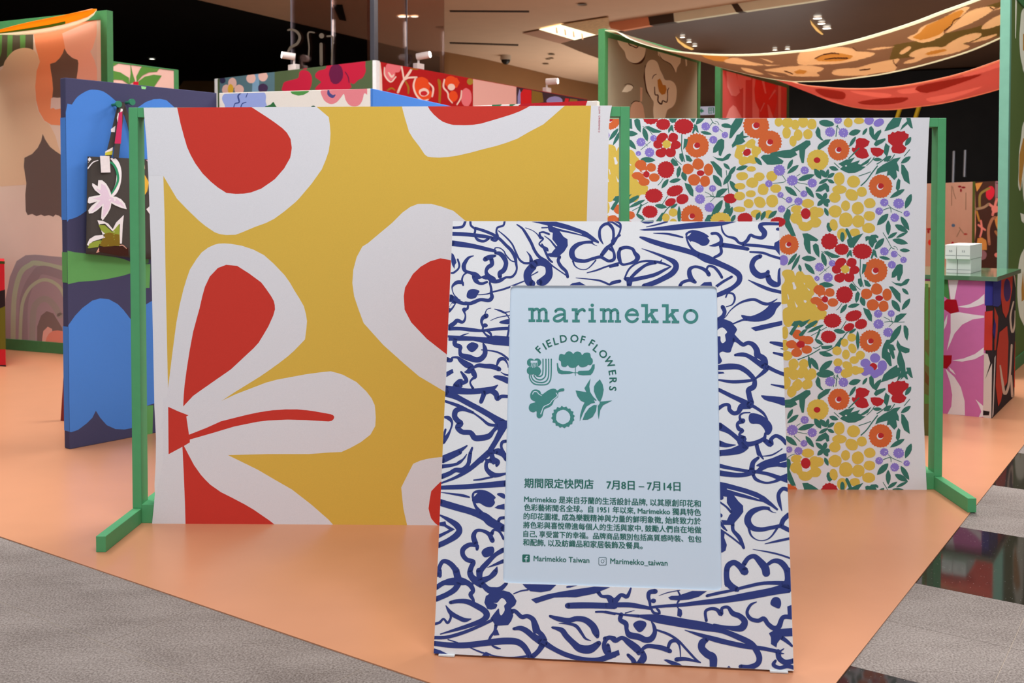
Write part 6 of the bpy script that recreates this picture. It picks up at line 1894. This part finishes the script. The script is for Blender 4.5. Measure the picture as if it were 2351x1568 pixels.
PB2 = PBW.moved(.05)
slab('light_box', [PB2.hit(1600, 245), PB2.hit(1652, 243.5), PB2.hit(1652, 262), PB2.hit(1600, 264)], (0, .05, 0), wsn, mat('sign_white_lit', '#a9a9be', .5, 1, .01, 5, emit=.32))
A = Art(PB2, None, off=.01, step=1e-4); A.crop(1590, 200, 9.796)
SGN = mat('sign_green', '#2f7a5c', .6, 1, .01, 5, emit=.15)
A.poly(SGN, '155,530 210,470 215,510 250,515 250,560 215,560 205,595'); A.build('arrow', wsn); A = Art(PB2, None, off=.01, step=1e-4); A.crop(1590, 200, 9.796); A.stroke(SGN, [365, 460, 365, 600], 22, False); A.stroke(SGN, [470, 455, 470, 590], 24, False); A.stroke(SGN, [360, 470, 480, 465], 16, False); A.stroke(SGN, [370, 520, 470, 515], 14, False); A.stroke(SGN, [415, 470, 415, 600], 16, False); A.stroke(SGN, [370, 590, 440, 590], 12, False)
A.build('character', wsn)
PB3 = PSF.moved(.1)
# ================================================================== TOTE BAG
TBP = PBl.moved(.035)
bag = empty('tote_bag', 'charcoal tote bag printed with pale pink lilies, hanging from green pegs', 'bag')
M_BAG = mat('charcoal_canvas', '#484340', .95, 1, .05, 300, .08)
tl_, tr2, br_, bl_ = (201, 359), (347, 366), (349, 596), (197.5, 583)
def bagbody():
    V = []; F = []; nx, ny = 12, 12
    for s_ in (0, 1):
        for j in range(ny+1):
            for i in range(nx+1):
                u_ = i/nx; v_ = j/ny
                x = (tl_[0]*(1-u_)+tr2[0]*u_)*(1-v_)+(bl_[0]*(1-u_)+br_[0]*u_)*v_; y = (tl_[1]*(1-u_)+tr2[1]*u_)*(1-v_)+(bl_[1]*(1-u_)+br_[1]*u_)*v_
                bul = math.sin(math.pi*u_)*(.10+.9*math.sin(math.pi*min(1, v_*.9+.1)))*.010
                V.append(TBP.hit(x, y, (bul+.001) if s_ == 0 else -(bul*.8+.001)))
    N = (nx+1)*(ny+1)
    for j in range(ny):
        for i in range(nx):
            a_ = j*(nx+1)+i; F += [(a_, a_+nx+1, a_+nx+2, a_+1), (N+a_, N+a_+1, N+a_+nx+2, N+a_+nx+1)]
    for i in range(nx): a_ = ny*(nx+1)+i; F.append((a_, N+a_, N+a_+1, a_+1))
    for j in range(ny): a_ = j*(nx+1); F.append((a_, N+a_, N+a_+nx+1, a_+nx+1)); a_ += nx; F.append((a_, a_+nx+1, N+a_+nx+1, N+a_))
    return mesh('body', V, F, bag, M_BAG, True)
bb = bagbody()
def bandpx(name, pts, m, w_, off, par=bag):
    P_ = [TBP.hit(x, y, off+o_) for x, y, o_ in pts]; V = []; F = []
    for i, p in enumerate(P_):
        d = (P_[min(i+1, len(P_)-1)]-P_[max(i-1, 0)]).normalized(); s_ = d.cross(TBP.n).normalized(); 
        V += [p-s_*w_/2, p+s_*w_/2, p+s_*w_/2+TBP.n*.003, p-s_*w_/2+TBP.n*.003]
    for i in range(len(P_)-1):
        for k in range(4): F.append((4*i+k, 4*i+(k+1) % 4, 4*i+4+(k+1) % 4, 4*i+4+k))
    F += [(3, 2, 1, 0), tuple(4*(len(P_)-1)+k for k in range(4))]
    return mesh(name, V, F, par, m, False)
bandpx('strap', [(247, 362, .0), (256, 325, .0), (266, 280, .0), (274, 245, .0), (277, 236, .006)], M_BAG, .026, .004)
bandpx('strap', [(262, 362, .004), (266, 330, .004), (270, 290, .004), (274, 255, .004), (276, 237, .006)], M_BAG, .026, .009)
bandpx('strap', [(277, 236, .006), (282, 244, 0), (290, 262, -.004), (298, 285, -.006), (310, 340, -.004), (316, 370, 0)], M_BAG, .02, .0)
A = Art(None, None, off=0, step=3e-5, project=projector(bb)); A.crop(190, 220, 3.92)
LW = cloth('#e2dde0'); LP = cloth('#d8c4d6'); LGn = cloth('#2f8a60'); LO = cloth('#8a9a3c'); LB = cloth('#7a6420')
A.stroke(LW, '45 590 26 80 555 24 140 540 18 240 545 30 300 600 44 325 680 46 320 780 44 290 860 44 250 905 30'); A.stroke(LW, '45 655 10 90 600 10 140 580 8'); A.stroke(LGn, '225 595 14 270 610 20 305 670 22 318 750 22 295 820 18 250 890 14 210 920 8')
A.stroke(LW, '250 545 16 300 548 8 355 562 8'); A.poly(LW, '255,548 280,520 315,515 320,548')
A.poly(LW, '48,930 55,912 110,900 150,895 160,890 110,850 85,810 85,785 105,795 135,815 140,760 175,760 210,790 235,830 250,865 262,905 300,908 345,930 380,970 396,1020 350,1010 290,985 258,965 250,1010 225,1060 180,1122 165,1100 170,1030 175,990 130,1030 90,1055 55,1060 50,1030 80,990 130,950 60,970 45,960')
A.poly(LP, '85,925 150,910 170,890 130,850 120,830 160,850 165,790 205,810 230,860 245,910 300,925 350,960 380,1005 320,980 255,950 235,1020 195,1080 180,1090 185,1010 190,970 120,1020 75,1045 130,975 160,940')
A.poly(LW, '132,1120 180,1125 230,1150 270,1200 300,1140 370,1072 360,1160 352,1330 330,1330 335,1150 280,1230 200,1150 150,1155 205,1240 180,1250'); A.poly(LO, '142,1160 200,1165 265,1225 330,1150 335,1330 330,1350 170,1350 150,1330 205,1245 165,1210')
A.poly(LB, '200,1240 240,1230 330,1250 335,1345 200,1360 150,1350'); A.poly(LW, '38,1340 60,1290 110,1258 180,1252 202,1275 140,1295 90,1310 50,1350'); A.poly(LO, '45,1370 60,1330 110,1308 165,1298 140,1360 60,1372'); A.poly(cloth('#3c2018'), '150,1360 330,1350 410,1370 412,1440 330,1440 130,1400')
A.poly(cloth('#d8a090'), '120,1412 145,1365 150,1405'); A.stroke(cloth('#c89888'), '330 1350 8 360 1345 10 395 1375 6')
A.poly(cloth('#c89ab0'), '548,552 590,560 590,600'); A.poly(cloth('#d8a890'), '548,570 560,640 560,660 548,660'); A.poly(cloth('#d8a83e'), '548,695 575,740 595,780 580,860 560,890 548,890'); A.poly(LW, '572,1020 600,995 606,1070'); A.poly(cloth('#b8b0c0'), '595,880 605,870 605,930')
A.build('lily_print', bag)
# strap print
A = Art(TBP, None, off=.0165, step=1e-5); A.crop(190, 220, 3.92)
A.poly(cloth('#c0305c'), '305,155 338,135 335,300 325,432 268,430 290,280 300,200'); A.poly(LW, '290,200 300,155 306,160 296,240'); A.poly(LW, '328,80 345,90 340,140 320,150'); 
A.build('strap_print', bag)
A = Art(TBP, None, off=.0085, step=1e-5); A.crop(190, 220, 3.92)
A.poly(LW, '245,300 285,270 280,328 245,325'); A.build('strap_print', bag); A = Art(TBP, None, off=.0085, step=1e-5); A.crop(190, 220, 3.92); A.poly(LW, '195,500 262,462 258,505 190,535'); A.poly(cloth('#c8c040'), '194,512 260,492 256,530 190,535')
A.build('strap_print', bag)
tg = slab('hang_tag', [TBP.hit(x, y, .016) for x, y in ((225, 358), (246.5, 358.5), (249, 396), (227.5, 396.5))], TBP.n*.001, bag, mat('tag_card', '#dcd4d6', .7))
# ================================================================== TIDY: prints sit on their boards, things stand at their own base
MAIN = ('covered_frame', 'covered_board', 'cloth_loop', 'board', 'fabric', 'block', 'body', 'cloth', 'light_box', 'plinth', 'left_wall', 'pane')
bpy.context.view_layer.update()
for o in [o for o in COL.objects if o.type == 'EMPTY']:
    ch = list(o.children)
    def base(n): return n.name.split('.')[0]
    main = next((c for k in MAIN for c in ch if base(c) == k), None)
    note = next((c for c in ch if base(c) == 'notice_panel'), None)
    for c in ch:
        b = base(c)
        if b in ('notice_lettering', 'logo_and_emblem') and note: c.parent = note
        elif main and c is not main and (b.endswith('_print') or b.endswith('_drawing') or b in ('selvedge_lettering', 'lid_seam', 'printed_mark', 'arrow_and_character', 'edge_print')):
            tgt = main
            if b == 'flower_print' and base(main) == 'left_wall': tgt = next(x for x in ch if base(x) == 'right_wall')
            if b == 'poppy_print' and base(main) == 'plinth': tgt = next(x for x in ch if base(x) == 'side_board')
            if b == 'corner_print': tgt = next(x for x in ch if base(x) == 'side_board')
            c.parent = tgt
        elif b == 'lens' and any(base(x) == 'can' for x in ch): c.parent = next(x for x in ch if base(x) == 'can')
for o in [o for o in COL.objects if o.parent is None and o.type in ('EMPTY', 'MESH') and not o.get('kind') == 'structure']:
    if o.location.length > 1e-6: continue
    ms = [o]+list(o.children_recursive); P = [v.co for m in ms if m.type == 'MESH' for v in m.data.vertices]
    if not P: continue
    b = Vector(((min(p.x for p in P)+max(p.x for p in P))/2, (min(p.y for p in P)+max(p.y for p in P))/2, min(p.z for p in P)))
    if o.type == 'MESH': o.data.transform(Matrix.Translation(-b)); o.location = b
    else:
        o.location = b
        for c in o.children: c.matrix_parent_inverse = Matrix.Translation(-b)

for o in COL.objects:
    if o.name.split('.')[0] in ('motif_print', 'camouflage_print', 'flower_print', 'floral_print', 'leaf_print', 'brush_print'): o['kind'] = 'stuff'
